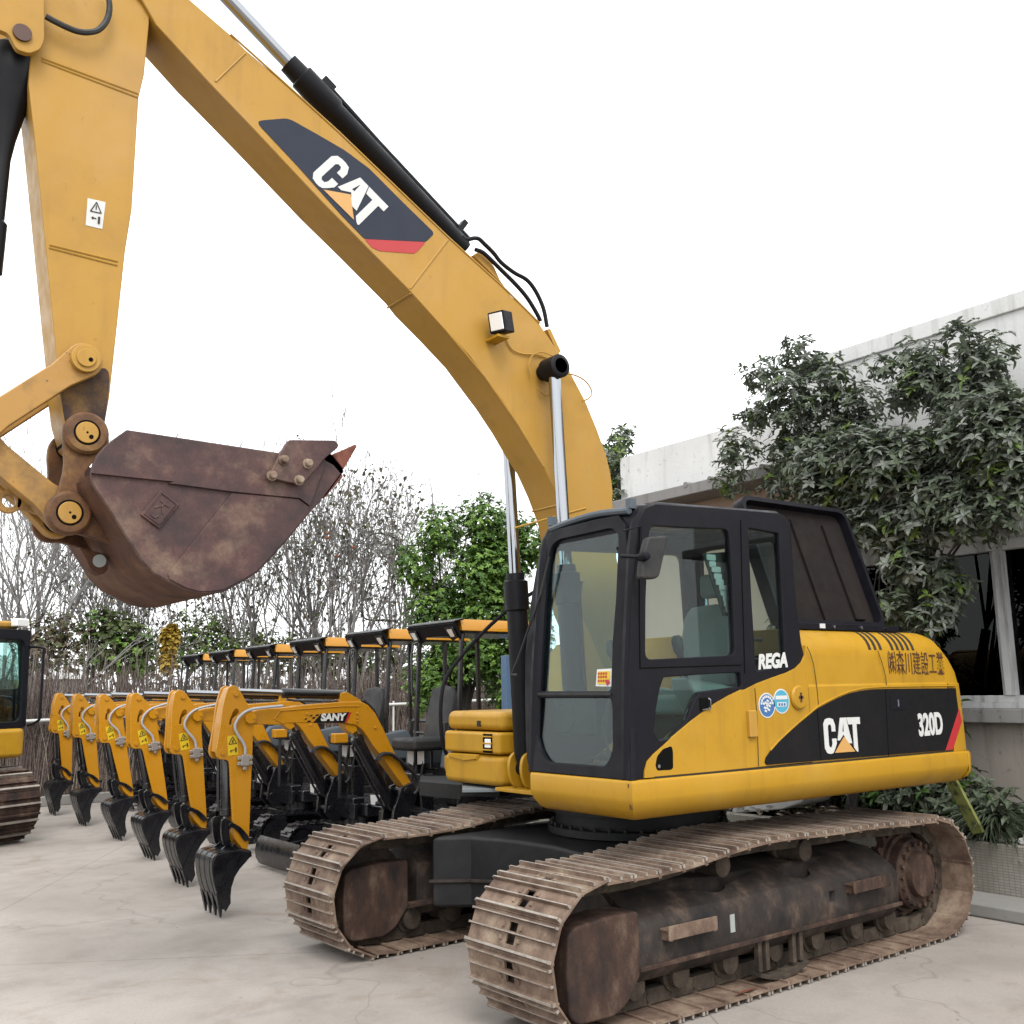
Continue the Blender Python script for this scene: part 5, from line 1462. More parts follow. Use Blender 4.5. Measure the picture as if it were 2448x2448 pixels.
for q in [(1.873,1.595),(1.365,1.619),(1.331,1.517),(0.676,1.473),(0.496,1.181),(0.866,1.609),(0.866,1.571),(0.865,1.538)]: m.disc_y(q[0], q[1], .07, .088, .012, 8)
q = [(1.893,1.596)][0]; m.disc_y(q[0], q[1], -.12, .12, .045, 18)
for ln in ([(1.677,1.587),(1.618,1.652),(1.508,1.658),(1.026,1.677),(0.840,1.673)], [(1.677,1.587),(1.591,1.542)]): m.tube([(a, .078, b) for a, b in ln], .006, 4)
m.build('boom_boss', 'mini_yellow', BMm, bev=.004)
ds = [[(1.229,1.616),(0.949,1.623),(0.991,1.528),(1.306,1.539)]]
plate('decal_panel', 'decal_black', BMm, ds, .076, .004, bevel=0, smooth=0)
plate('decal_stripe', 'decal_red', BMm, [[(0.949,1.623),(0.925,1.620),(0.974,1.528),(0.994,1.528)]], .0762, .004, bevel=0, smooth=0)
m = MB()
for q in ([(1.276,1.611),(1.247,1.612),(1.257,1.599),(1.285,1.597)], [(1.310,1.589),(1.280,1.590),(1.292,1.575),(1.320,1.573)], [(1.357,1.559),(1.326,1.560),(1.334,1.547),(1.364,1.545)], [(1.333,1.608),(1.310,1.610),(1.320,1.596),(1.339,1.595)], [(1.383,1.580),(1.364,1.580),(1.372,1.568),(1.390,1.568)]): m.prism(q, .074, .078)
m.build('decal_chips', 'decal_black', BMm, smooth=0)
q = [(1.113,1.580)][0]
text('boom_lettering', 'SANY', 'decal_white', BMm, q, .085, .0785, sx=1.12, shear=.12, bold=.0045, depth=.003, rot=R(-1))
# arm
ar = [(2.115,1.828),(2.099,1.861),(2.065,1.877),(2.031,1.868),(2.003,1.837),(1.964,1.776),(1.915,1.693),(1.867,1.631),(1.848,1.581),(1.864,1.538),(1.873,1.440),(1.873,1.331),(1.877,1.137),(1.880,0.923),(1.882,0.710),(1.889,0.553),(1.905,0.502),(1.939,0.521),(1.980,0.572),(2.010,0.628),(2.031,0.755),(2.057,1.042),(2.071,1.213),(2.097,1.257),(2.165,1.271),(2.195,1.326),(2.183,1.410),(2.163,1.559),(2.146,1.709)]
holep = smoothloop([(2.074,1.610),(2.042,1.674),(2.013,1.674),(2.006,1.635),(2.051,1.599),(2.067,1.545),(2.086,1.556)], 3)
plate('arm_side', 'mini_yellow', MN, [smoothloop(ar, 2), holep], .08, .03, bevel=.004)
plate('arm_side', 'mini_yellow', MN, [smoothloop(ar, 2), holep], -.08, .03, bevel=.004)
m = MB()
low = [(2.046,1.233),(1.902,1.225),(1.903,0.924),(1.905,0.712),(1.912,0.566),(1.964,0.581),(2.006,0.669),(2.028,0.828)]
m.prism(low, -.064, .064)
up_ = [(2.096,1.850),(2.065,1.866),(2.110,1.654),(2.141,1.494),(2.167,1.324),(2.180,1.325),(2.163,1.538),(2.130,1.752)]
m.prism(up_, -.064, .064)
ARM = m.build('arm', 'mini_yellow', MN, bev=.004)
for q in [(2.035,1.807),(2.133,1.322)]: m = MB(); m.disc_y(q[0], q[1], -.11, .11, .022, 12); m.build('arm_pin', 'mini_yellow', ARM)
m = MB()
q = [(1.907,1.603)][0]; m.disc_y(q[0], q[1], -.125, .125, .05, 18); m.disc_y(q[0] - .03, q[1], .12, .135, .012, 8)
m.build('arm_pin', 'mini_yellow', ARM)
wl = [(2.100,1.455),(2.013,1.462),(2.002,1.300),(2.092,1.291)]
plate('warning_label', 'label_yellow', ARM, [wl], .0965, .003, bevel=0, smooth=0)
m = MB()
def lab(px, py): q = Vector(wl[0]) + (Vector(wl[1]) - Vector(wl[0])) * px + (Vector(wl[3]) - Vector(wl[0])) * py; return (q.x, .0985, q.y)
for pa, pb in (((.5, .06), (.1, .42)), ((.5, .06), (.9, .42)), ((.1, .42), (.9, .42)), ((.42, .36), (.58, .2)), ((.6, .36), (.46, .24)), ((.25, .78), (.7, .72)), ((.8, .62), (.8, .86)), ((.25, .78), (.35, .72)), ((.25, .78), (.35, .84))):
    m.tube([lab(*pa), lab(*pb)], .004 if pa[0] != .8 else .008, 4)
m.build('label_print', 'groove', ARM, smooth=0)
hs = [(1.622,1.695),(1.766,1.687),(1.884,1.676),(1.953,1.656),(2.010,1.614),(2.045,1.555),(2.043,1.507),(2.011,1.451),(1.975,1.401),(1.954,1.357),(1.950,1.298)]
m = MB(); m.tube([(p.x, .125, p.y) for p in smoothline([(a, b, 0) for a, b in hs], 4)], .012, 8); m.build('hydraulic_hose', 'hose_grey', ARM)
q = [(1.948,1.249)][0]
m = MB(); m.box((q[0] - .035, .09, q[1] - .045), (q[0] + .035, .135, q[1] + .045))
for dx, dz in ((.05, .02), (-.05, .02), (.05, -.025), (-.05, -.025), (0, -.065)): m.obox((q[0] + dx, .115, q[1] + dz), (.016, 0, 0), (0, .012, 0), (0, 0, .014))
m.build('valve_block', 'steel', ARM, bev=.004)
# cylinders
def ram(name, a, b, t, r, rr, barrel_first=False):
    e = sub(name, MN)
    A, B = Vector((a[0], 0, a[1])), Vector((b[0], 0, b[1])); C = A.lerp(B, t)
    k = MB(); k.cyl(A, C, rr, 14); k.build('rod', 'chrome', e)
    k = MB(); k.lathe((C, B - C), [(0, r * .85), (.01, r * 1.1), (.06, r * 1.1), (.065, r), ((B - C).length - .03, r), ((B - C).length, r * .7)], 18)
    d = (B - C).normalized(); n_ = Vector((d.z, 0, -d.x)); n_ = n_ if n_.z < 0 else -n_
    k.tube([C + d * .05 + n_ * r * 1.3, C + d * .12 + n_ * r * 1.5, B - d * .05 + n_ * r * 1.5], .012, 6)
    k.build('barrel', 'mini_black', e)
    return e
q = [(1.994,1.825),(0.956,1.780),(2.073,1.316),(2.054,0.732),(0.876,1.455),(0.438,0.719)]
ram('arm_cylinder', q[0], q[1], .40, .042, .028)
ram('bucket_cylinder', q[3], q[2], .10, .045, .026)
ram('boom_cylinder', q[4], q[5], .08, .055, .032)
# bucket linkage
m = MB()
for y in (-.10, .10):
    lk = [(2.132,0.774),(2.082,0.780),(2.036,0.745),(1.967,0.702),(1.909,0.639),(1.894,0.606),(1.918,0.582),(1.948,0.611),(1.989,0.667),(2.047,0.709),(2.067,0.664),(2.048,0.590),(2.075,0.556),(2.111,0.575),(2.134,0.671)]
    m.prism(smoothloop(lk, 2), y - .014, y + .014)
for q in [(2.054,0.727),(1.873,0.594),(2.024,0.556)]: m.disc_y(q[0], q[1], -.125, .125, .02, 10)
m.build('bucket_link', 'mini_black', MN, bev=.003)
# bucket
BKm = sub('bucket', MN)
bs = [(1.917,0.510),(1.912,0.474),(1.952,0.431),(2.001,0.385),(2.044,0.324),(2.069,0.246),(2.075,0.180),(2.071,0.124),(2.112,0.062),(2.144,0.109),(2.172,0.178),(2.188,0.220),(2.212,0.293),(2.229,0.376),(2.234,0.457),(2.208,0.510),(2.116,0.531),(2.006,0.530)]
for s in (-1, 1):
    m = MB(); m.prism(bs, s * .20 - .008, s * .20 + .008); m.build('side_plate', 'mini_black', BKm, bev=.003)
wr = [(1.927,0.516),(2.006,0.532),(2.116,0.533),(2.208,0.512),(2.236,0.457),(2.231,0.376),(2.214,0.294),(2.190,0.220),(2.158,0.136),(2.129,0.082)]
wp = [(p.x, p.y) for p in smoothline([(a, b, 0) for a, b in wr], 4)]
c0 = Vector((sum(p[0] for p in wp) / len(wp) - .03, sum(p[1] for p in wp) / len(wp)))
m = MB(); nW = len(wp)
def rg(s, y): return [(c0.x + (a - c0.x) * s, y, c0.y + (b - c0.y) * s) for a, b in wp]
vs = [p for r_ in (rg(1.01, -.20), rg(1.01, .20), rg(.95, .20), rg(.95, -.20)) for p in r_]; fs = []
for i in range(4):
    j = (i + 1) % 4
    fs += [(i * nW + k, i * nW + k + 1, j * nW + k + 1, j * nW + k) for k in range(nW - 1)]
fs += [(0, nW, 2 * nW, 3 * nW), (nW - 1, 4 * nW - 1, 3 * nW - 1, 2 * nW - 1)]
m.add(vs, fs); m.build('shell', 'mini_black', BKm, smooth=50)
for y in (-.12, 0.0, .12):
    m = MB()
    st_ = [(rg(1.0, y)[k], rg(1.035, y)[k]) for k in range(4, nW)]
    for (a, b), (c, d) in zip(st_, st_[1:]):
        vs = [(a[0], y - .02, a[2]), (c[0], y - .02, c[2]), (d[0], y - .02, d[2]), (b[0], y - .02, b[2])]
        m.add(vs + [(v[0], y + .02, v[2]) for v in vs], [(0, 1, 2, 3), (7, 6, 5, 4), (3, 2, 6, 7)])
    m.build('wear_strip', 'mini_black', BKm, smooth=0)
tp = Vector([(2.141,0.016)][0]); tb = Vector([(2.153,0.135)][0]); dd = (tp - tb).normalized(); nn_ = Vector((-dd.y, dd.x))
for y in (-.17, -.06, .06, .17):
    m = MB(); s0 = tb - dd * .06
    m.loft([[tuple((v.x, y + w_, v.y)) for v, w_ in ((s0 - nn_ * .03, -.028), (s0 + nn_ * .03, -.028), (s0 + nn_ * .03, .028), (s0 - nn_ * .03, .028))], [tuple((v.x, y + w_, v.y)) for v, w_ in ((tp - nn_ * .005, -.012), (tp + nn_ * .005, -.012), (tp + nn_ * .005, .012), (tp - nn_ * .005, .012))]])
    m.build('tooth', 'mini_black', BKm, bev=.003)
for y in (-.09, .09):
    m = MB(); m.prism([(1.865,0.498),(1.858,0.455),(1.914,0.430),(2.051,0.496),(2.140,0.506),(2.119,0.540),(2.065,0.581),(2.031,0.577),(1.962,0.534),(1.905,0.518)], y - .012, y + .012); m.build('bucket_ear', 'mini_black', BKm, bev=.003)
m = MB(); m.tube([(q[0], .212, q[1]) for q in [(2.010,0.505),(2.198,0.206)]], .006, 4); m.build('stiffener', 'cab_black', BKm)
hs = [(0.665,1.180),(0.645,1.220),(0.590,1.237),(0.521,1.226),(0.452,1.181),(0.368,1.117),(0.283,1.041),(0.234,0.966),(0.241,0.896),(0.284,0.851)]
m = MB()
for k in (0, 1): m.tube([(p.x, .09 + .03 * k, p.y) for p in smoothline([(a, b, 0) for a, b in hs], 4)], .014, 6)
m.build('hydraulic_hose', 'rubber', MN)
hs = [(0.756,1.700),(0.647,1.603),(0.564,1.446),(0.480,1.277),(0.424,1.179)]
m = MB()
for k in (-.04, .02): m.tube([(p.x + .02, k, p.y + .03) for p in smoothline([(a, b, 0) for a, b in hs], 3)], .014, 6)
m.build('hydraulic_hose', 'rubber', MN)

m = MB(); m.box((.40, .30, 1.28), (.56, .40, 1.38)); m.build('side_lamp_guard', 'mini_yellow', MN, bev=.012)
m = MB(); m.cyl((.47, .35, .72), (.47, .35, 1.29), .02, 8); m.build('lamp_stalk', 'mini_black', MN)
STALK = [c for c in MN.children if c.name in ('side_lamp_guard', 'lamp_stalk')]
mini_labels = ['nearest yellow mini excavator, partly behind the big crawler tracks',
               'second mini excavator in the row, next to the nearest one',
               'third mini excavator in the row, counted from the big excavator',
               'fourth mini excavator in the row, counted from the big excavator',
               'fifth mini excavator, second farthest in the row',
               'farthest mini excavator at the left end of the row, by the brush fence']
offs = [(0, 0, 0), (-.095, -1.58, .11), (-.22, -3.40, .19), (-.365, -5.27, .20), (-.49, -7.13, .14), (-.60, -8.83, .05)]
PIN = [(1.863,1.597)][0]
PIN = Vector((PIN[0], 0, PIN[1]))
for i, (dx, dy, th) in enumerate(offs):
    o = MN if i == 0 else copy_tree(MN)
    if th:      # the sticks are not all curled alike
        X_ = Matrix.Translation(PIN) @ Matrix.Rotation(th, 4, 'Y') @ Matrix.Translation(-PIN)
        for ch in o.children:
            if ch.name.split('.')[0] in ('arm', 'arm_side', 'bucket', 'bucket_link', 'bucket_cylinder'):
                ch.location = X_.to_translation(); ch.rotation_euler = (0, th, 0)
    o.location = (MO.x + dx, MO.y + dy, 0)
    tag(o, mini_labels[i], 'mini excavator', 'row of mini excavators')

for c in STALK: bpy.data.objects.remove(c)      # the nearest machine shows none

# oil can on the deck of the nearest machine
m = MB(); x, y = .25, -3.02
q = [(-2.524,1.185),(-2.374,1.052)]
m.box((.17, -2.99, .665), (.27, -2.87, .86)); m.cyl((.22, -2.93, .86), (.22, -2.93, .90), .02, 10)
tag(m.build('oil_can', 'mini_black', None, bev=.015), 'small dark oil can standing on the deck of the nearest mini excavator', 'oil can')

# ================================================================ the excavator cut by the left edge
LE = empty('excavator', (4.32, -9.70, 0), R(118))
tag(LE, 'yellow excavator with dark cab cut off by the left edge of the photo', 'excavator')
def big_track(cy):
    path = []
    for i in range(20): path.append((-1.5 + 3.0 * i / 20, .035))
    for i in range(14): a = -PI / 2 + PI * i / 14; path.append((1.5 + .43 * math.cos(a), .465 + .43 * math.sin(a)))
    for i in range(20): path.append((1.5 - 3.0 * i / 20, .895))
    for i in range(14): a = PI / 2 + PI * i / 14; path.append((-1.5 + .43 * math.cos(a), .465 + .43 * math.sin(a)))
    n = 44; pts, pitch = resample(path, n); b = MB()
    for i, p in enumerate(pts):
        t = (pts[(i + 1) % n] - pts[i - 1]).normalized(); nn = Vector((t.y, -t.x, 0))
        b.mat(0); b.obox((p.x, cy, p.y), (t.x * pitch * .5, 0, t.y * pitch * .5), (0, .30, 0), (nn.x * .01, 0, nn.y * .01))
        for s in (-.06, .02):
            c = p + nn * .02 + t * s; b.mat(1 if s < 0 else 0); b.obox((c.x, cy, c.y), (t.x * .012, 0, t.y * .012), (0, .295, 0), (nn.x * .02, 0, nn.y * .02))
    o = b.build('track', ['frame_rust', 'track_worn'], LE, smooth=0)
    m = MB(); m.box((-1.4, cy - .18, .2), (1.4, cy + .18, .65)); m.build('track_frame', 'frame_grime', o, bev=.02)
big_track(.95); big_track(-.95)
m = MB(); m.box((-.8, -.8, .4), (.8, .8, .8)); m.cyl((0, 0, .8), (0, 0, 1.05), .55, 32); m.build('car_body', 'bearing_black', LE, bev=.02)
m = MB(); m.prism(rounded([(1.68, 1.2), (1.68, -1.2), (-2.2, -1.2), (-2.4, 0), (-2.2, 1.2)], .12), 1.05, 1.42, 'XY'); m.build('platform', 'cat_yellow', LE, bev=.06, seg=3)
m = MB(); m.prism(rounded([(.05, 1.2), (.05, -1.2), (-2.2, -1.2), (-2.4, 0), (-2.2, 1.2)], .12), 1.42, 2.05, 'XY'); m.build('engine_cover', 'cat_yellow', LE, bev=.06, seg=3)
LC = sub('cab', LE); LC.location = (.42, 0, 0)
so2 = [(1.22, 1.42), (1.22, 1.9), (1.12, 2.55), (1.04, 2.68), (-.25, 2.70), (-.32, 2.62), (-.32, 1.42)]
for y in (1.18, .28): plate('side_frame', 'cab_black', LC, [rounded(so2, .06), rounded([(1.10, 1.92), (1.02, 2.52), (-.20, 2.56), (-.22, 1.92)], .08)], y, .05, bevel=.006)
plate('front_frame', 'cab_black', LC, [rounded([(.26, 1.42), (1.2, 1.42), (1.2, 2.68), (.26, 2.68)], .05), rounded([(.34, 1.5), (1.12, 1.5), (1.12, 2.55), (.34, 2.55)], .1)], 1.19, .05, FRONT, bevel=.006)
for y in (1.185, .285):
    m = MB(); m.box((-.22, y - .004, 1.90), (1.10, y + .002, 2.57)); m.build('side_window', 'cab_glass', LC, smooth=0)
m = MB(); m.box((1.17, .32, 1.48), (1.175, 1.14, 2.57)); m.build('front_window', 'cab_glass', LC, smooth=0)
m = MB(); m.box((-.30, .27, 1.43), (1.15, 1.17, 1.5)); m.box((-.1, .5, 1.5), (.4, 1.0, 1.9)); m.box((-.2, .5, 1.8), (-.02, 1.0, 2.4)); m.build('seat', 'interior_dark', LC, bev=.03)
m = MB(); m.prism(rounded([(1.02, .26), (1.02, 1.20), (-.34, 1.20), (-.34, .26)], .08), 2.70, 2.80, 'XY'); m.build('roof', 'boom_yellow', LC, bev=.04, seg=3)
m = MB(); m.box((1.03, 1.02, 2.72), (1.15, 1.22, 2.83)); m.build('work_light', 'lens', LC, bev=.02)
m = MB(); m.tube(smoothline([(1.25, 1.20, 1.45), (1.38, 1.24, 1.50), (1.42, 1.24, 1.62), (1.42, 1.24, 2.35), (1.40, 1.24, 2.44), (1.22, 1.2, 2.46)], 4), .018, 8); m.build('handrail', 'cab_black', LC)

# ================================================================ plants and the back of the yard
rng = random.Random(3)
def VX(pts, rad, X, jit):      # clump centres on a plane X = const
    out = []
    for (y, z), r in zip(pts, rad):
        out.append((Vector((X + rng.uniform(-jit, jit), y, z)), (r * .9, r, r * .85)))
    return out
k_ = 1 / 651
pA = [(-0.956,5.293),(-1.381,5.216),(-0.567,4.985),(-0.951,4.847),(-1.456,4.794),(-0.480,4.666),(-0.316,4.433),(-1.616,4.407),(-1.089,4.386),(-0.551,4.274),(-1.685,4.070),(-1.246,3.959),(-0.799,4.045),(-0.191,4.215),(-0.866,5.406)]
rA = [150, 130, 160, 220, 130, 190, 130, 150, 200, 180, 130, 150, 180, 120, 90]
leafy('broadleaf_tree', 'dusty broadleaf tree behind the cab roof, left of the two against the stained wall', 'tree', (-3.5, -1.0, .45),
      VX(pA, [r * k_ * 1.2 for r in rA], -3.45, .28), [.60, .32, .08], ['dusty_leaf', 'grey_leaf', 'lime_leaf'], .088, .0185, 1200, 11, trunk_r=.07, droop=.35, shell=.3)
pB = [(0.333,5.059),(0.558,4.841),(0.957,4.953),(1.028,4.770),(1.254,4.707),(0.386,4.734),(0.770,4.604),(1.138,4.551),(0.268,4.533),(0.688,4.386),(1.240,4.296),(0.149,4.891),(1.334,4.119),(0.551,4.600),(0.933,4.415)]
rB = [90, 140, 110, 140, 120, 150, 180, 140, 110, 150, 120, 100, 120, 150, 140]
leafy('broadleaf_tree', 'dusty broadleaf tree against the tall white wall, right of the other one', 'tree', (-3.6, -.45, .45),
      VX(pB, [r * k_ * 1.28 for r in rB], -3.55, .22), [.60, .34, .06], ['dusty_leaf', 'grey_leaf', 'lime_leaf'], .092, .0195, 980, 12, trunk_r=.06, droop=.4, shell=.3)
pC = [(-0.251,3.913),(1.578,3.938),(1.416,3.907),(1.172,3.933),(-0.046,3.859),(0.257,3.876),(0.535,3.765),(0.783,3.804),(1.021,3.840),(1.262,3.724),(1.485,3.799),(0.071,3.644),(0.361,3.594),(0.632,3.492),(0.902,3.516),(1.150,3.434),(1.393,3.419),(0.152,3.439),(0.419,3.369),(0.677,3.330),(0.968,3.300),(1.226,3.234),(1.440,3.241),(0.196,3.200),(0.391,3.230),(-0.453,3.655),(-0.200,3.690),(1.577,3.557),(1.144,3.099),(1.315,3.181),(0.953,3.152),(0.743,3.237),(0.574,3.205)] + [(0.389,3.013),(0.488,2.697),(0.571,2.466),(0.652,2.240),(0.426,2.477),(0.329,2.827),(0.566,2.859),(0.682,2.772),(0.750,2.636),(0.635,2.498),(0.774,2.469),(0.722,2.345),(0.409,2.290),(0.334,2.408)]
rC = [150, 150, 150, 130, 160, 160, 170, 170, 170, 180, 150, 150, 160, 160, 160, 160, 150, 130, 130, 120, 120, 110, 120, 110, 90, 120, 130, 140, 60, 110, 90, 80, 90, 90, 100, 90, 60, 80, 80, 110, 100, 90, 90, 70, 70, 70, 80]
leafy('broadleaf_shrub', 'spreading dusty shrub hanging over the raised hood and the window', 'shrub', (-3.5, -.75, .45),
      VX(pC, [r * k_ * 1.48 for r in rC], -3.05, .25), [.50, .42, .08], ['dusty_leaf', 'grey_leaf', 'lime_leaf'], .098, .021, 1950, 13, trunk_r=.05, droop=.35, shell=.35, nlimb=0)
pD = [(-5.262,5.520),(-5.094,5.167),(-5.251,4.816),(-4.886,4.814),(-4.698,5.027),(-4.990,4.552),(-4.639,4.525),(-5.421,5.167),(-4.521,4.325)]
leafy('broadleaf_shrub', 'green shrub showing between the boom and the low building wing', 'shrub', (-4.6, -5.4, 0),
      VX(pD, [.22, .25, .3, .25, .18, .25, .2, .25, .15], -4.6, .3), [.45, .25, .30], ['dusty_leaf', 'grey_leaf', 'lime_leaf'], .10, .021, 1500, 14, trunk_r=.05)
# fern clump on the planter and dead leaves
root = empty('fern', (-3.15, .99, .5)); tag(root, 'dark drooping clump of narrow leaves on the planter at the right edge', 'plant')
b = MB(); r2 = random.Random(5)
for i in range(420):
    a = r2.uniform(0, 6.28); s = r2.uniform(.15, .42)
    p = Vector((r2.uniform(-.05, .05), r2.uniform(-.08, .08), r2.uniform(.05, .22)))
    leaf(b, p, Vector((math.cos(a), math.sin(a), r2.uniform(.1, .9))), Vector((0, 0, 1)), s, .010, r2.uniform(.4, 1.0))
for i in range(50):
    a = r2.uniform(0, 6.28); leaf(b, Vector((r2.uniform(-.1, .2), r2.uniform(-.1, .25), r2.uniform(.2, .42))), Vector((math.cos(a), math.sin(a), .1)), Vector((0, 0, 1)), .13, .028, .5)
b.build('leaves', ['dusty_leaf'], root, smooth=0, fix=False)
b = MB(); 
for i in range(900):
    y = r2.uniform(-3, 3.2); x = r2.uniform(-3.7, -3.0); z = .52 + .07 * r2.random()
    b.cur = r2.choice([0, 0, 1, 2])
    a = r2.uniform(0, 6.28); leaf(b, Vector((x, y, z)), Vector((math.cos(a), math.sin(a), r2.uniform(-.2, .5))), Vector((r2.uniform(-.4, .4), r2.uniform(-.4, .4), 1)), r2.uniform(.07, .15), .025, .3)
tag(b.build('leaf_litter', ['brown_leaf', 'straw_pale', 'straw_dark'], None, smooth=0, fix=False), 'dead leaves and scraps scattered on the planter soil', 'leaf litter', kind='stuff')
b = MB()
for y, x, s in ((1.10, -3.05, .05), (1.16, -3.1, .04), (.75, -2.98, .03), (1.3, -3.02, .045), (.95, -3.0, .02), (1.42, -3.06, .05), (.84, -3.02, .025)):
    b.lathe(((x, y, .50), (.2, .1, 1)), [(0, s * .7), (s * .4, s), (s * .9, s * .8), (s * 1.1, s * .2)], 7)
tag(b.build('rubble', 'white_paint', None, smooth=0), 'pale stones scattered along the planter edge', 'rubble', kind='stuff')
# ivy-dark undergrowth under the facade
pE = [((y, z)) for y, z in ((-2.6, .8), (-2.0, .75), (-1.4, .8), (-.8, .75), (-.2, .8), (.3, .75), (-1.7, 1.2), (-1.0, 1.3), (-.3, 1.2), (.1, 1.5), (-.9, 1.9), (-.4, 1.8), (-1.3, 2.4), (-.6, 2.4), (-1.0, 2.9))]
leafy('ground_shrub', 'dark low shrub in the planter under the tail of the big excavator', 'shrub', (-3.7, -1.0, .4),
      VX(pE, [.35] * 6 + [.35] * 9, -3.75, .12), [.75, .25], ['dusty_leaf', 'hedge_leaf'], .11, .023, 900, 15, trunk_r=.04)

# bright green tree beside the row
def at(px, D):
    return px
gd = [(-2.811,-7.058,4.137),(-3.234,-6.779,4.292),(-3.620,-6.506,4.125),(-2.676,-7.143,3.693),(-3.045,-6.907,3.531),(-3.486,-6.603,3.650),(-2.569,-7.209,3.161),(-2.936,-6.978,2.969),(-3.376,-6.681,3.023),(-2.699,-7.129,2.508),(-3.113,-6.861,2.409),(-3.522,-6.577,2.462),(-2.981,-6.948,1.922),(-3.413,-6.654,1.852),(-3.811,-6.364,3.390),(-3.845,-6.338,3.960),(-3.776,-6.391,2.704),(-2.645,-7.163,2.050)]
gr = [.36, .36, .36, .36, .5, .48, .28, .48, .48, .4, .5, .46, .46, .46, .4, .36, .4, .3]
gb = Vector((gd[7][0], gd[7][1], 0))
leafy('bushy_tree', 'dense bright green tree left of the cab, behind the nearest canopy', 'tree', gb,
      [(Vector(p) + Vector((rng.uniform(-.35, .35), rng.uniform(-.35, .35), 0)), (r, r, r)) for p, r in zip(gd, gr)], [.62, .38], ['hedge_leaf', 'hedge_light'], .062, .019, 2100, 21, trunk_r=.12, shell=.6, jit=.3)

# bare winter trees
def bare_tree(base, h, seed, spread=.42, r0=.07, depth=5, leaves=0, bark='grey_bark', label='', group='bare trees behind the fence', leafm=('twig_leaf',), multi=1, name='bare_tree', lsize=.10, lean=0):
    g = random.Random(seed)
    root = empty(name, (base[0], base[1], 0)); tag(root, label, 'tree', group)
    t = MB(); lv = MB(); ends = []
    def grow(p, d, L, r, k):
        n = 3
        pts = [p]; rr = [max(r, .0065)]
        for i in range(n):
            d = (d + rv(g) * .16 + Vector((0, 0, .05))).normalized()
            p = p + d * L / n; pts.append(p); rr.append(max(r * (1 - .3 * (i + 1) / n), .0065))
        t.tube(pts, rr, 5 if k >= depth - 1 else (4 if k > 1 else 3), caps=False)
        if k == 0: ends.append((p, d)); return
        m_ = g.choice([2, 2, 3]) if k < depth else g.choice([3, 4])
        for j in range(m_):
            nd = (d + rv(g).normalized() * spread * (1.0 if k < depth else .7)).normalized()
            grow(p, nd, L * g.uniform(.62, .86), r * .62, k - 1)
        if k > 1 and g.random() < .9:
            q = pts[g.choice([1, 2])]; grow(q, (d + rv(g).normalized() * .9).normalized(), L * .6, r * .42, k - 2)
        ends.append((p, d))
    for i in range(multi):
        a = 6.28 * i / multi + seed
        grow(Vector((.12 * math.cos(a), .12 * math.sin(a), 0)) * (multi > 1), Vector((lean + .16 * math.cos(a) * (multi > 1), .16 * math.sin(a) * (multi > 1), 1)).normalized(), h * .30, r0, depth)
    t.build('trunk', bark, root, smooth=60, fix=False)
    if leaves:
        for i in range(leaves):
            p, d = g.choice(ends)
            lv.cur = g.randrange(len(leafm))
            leaf(lv, p + rv(g) * .22, rv(g), Vector((0, 0, 1)), lsize * g.uniform(.6, 1.2), lsize * .33, .3)
        lv.build('crown', list(leafm), root, smooth=0, fix=False)
    return root
bt = [(0.840,-17.298,1.529),(0.587,-17.247,1.523),(1.459,-17.411,1.545),(0.161,-17.155,1.512),(-0.467,-17.003,1.496)] + [(-1.296,-17.816,1.469),(-1.885,-17.642,1.454),(-2.479,-17.450,1.440),(-3.163,-17.208,1.423)] + [(-3.579,-16.512,1.417),(-4.087,-16.302,1.405),(-4.594,-16.078,1.393),(-5.101,-15.840,1.381),(-5.607,-15.588,1.369),(-6.194,-15.276,1.356),(-6.693,-14.994,1.345)] + [(-0.179,-24.738,1.451),(-1.188,-24.538,1.425),(-2.012,-24.348,1.405),(-5.857,-23.138,1.311),(-7.276,-22.547,1.277),(-8.476,-21.981,1.249),(-9.991,-21.173,1.214),(-10.951,-20.603,1.193)]
bh = [5.6, 5.4, 5.2, 5.0, 4.6, 4.3, 4.2, 4.2, 4.6, 5.2, 5.2, 5.6, 5.4, 5.0, 5.2, 5.0, 7.2, 7.0, 6.2, 7.6, 8.2, 7.6, 7.4, 7.0]
words = ['pale trunked bare tree above the left edge excavator cab', 'pale bare tree just right of the left edge cab', 'bare tree at the far left edge of the photo',
 'slim bare tree above the farthest mini excavator', 'slim bare tree below the bucket linkage', 'low leafy bare tree under the left of the rusty bucket', 'low bare tree right below the rusty bucket',
 'low bare tree under the round heel of the bucket', 'twiggy tree below the middle of the bucket', 'many stemmed twiggy tree under the bucket lip', 'twiggy tree left of the persimmon fruits', 'twiggy tree beneath the bucket teeth',
 'twiggy tree under the arching branch', 'leafy twiggy tree right of the arching branch', 'twiggy tree beside the dense green tree', 'bare tree half behind the dense green tree',
 'distant hazy bare tree at the left edge', 'distant bare tree left of the stick', 'distant bare tree seen under the bucket link', 'distant bare tree under the bucket heel', 'distant tall bare tree topping the gap right of the bucket',
 'distant bare tree behind the persimmon branches', 'distant bare tree above the dense green tree', 'distant bare tree between boom and dense green tree']
for i, (p, h) in enumerate(zip(bt, bh)):
    near = i < 16
    bare_tree(p, h * 1.26, 100 + i, spread=.40 if near else .36, r0=.075 if i < 2 else (.045 if near else .055), depth=5,
              leaves=0 if i < 3 else (330 if 8 < i < 16 else (200 if near else 0)), bark='pale_haze_bark' if i in (0, 1) or not near else 'grey_bark', label=words[i],
              multi=2 if i in (3, 4, 5, 9, 10, 12, 13) else 1, leafm=('twig_leaf', 'brown_leaf', 'olive_leaf'), lsize=.13)
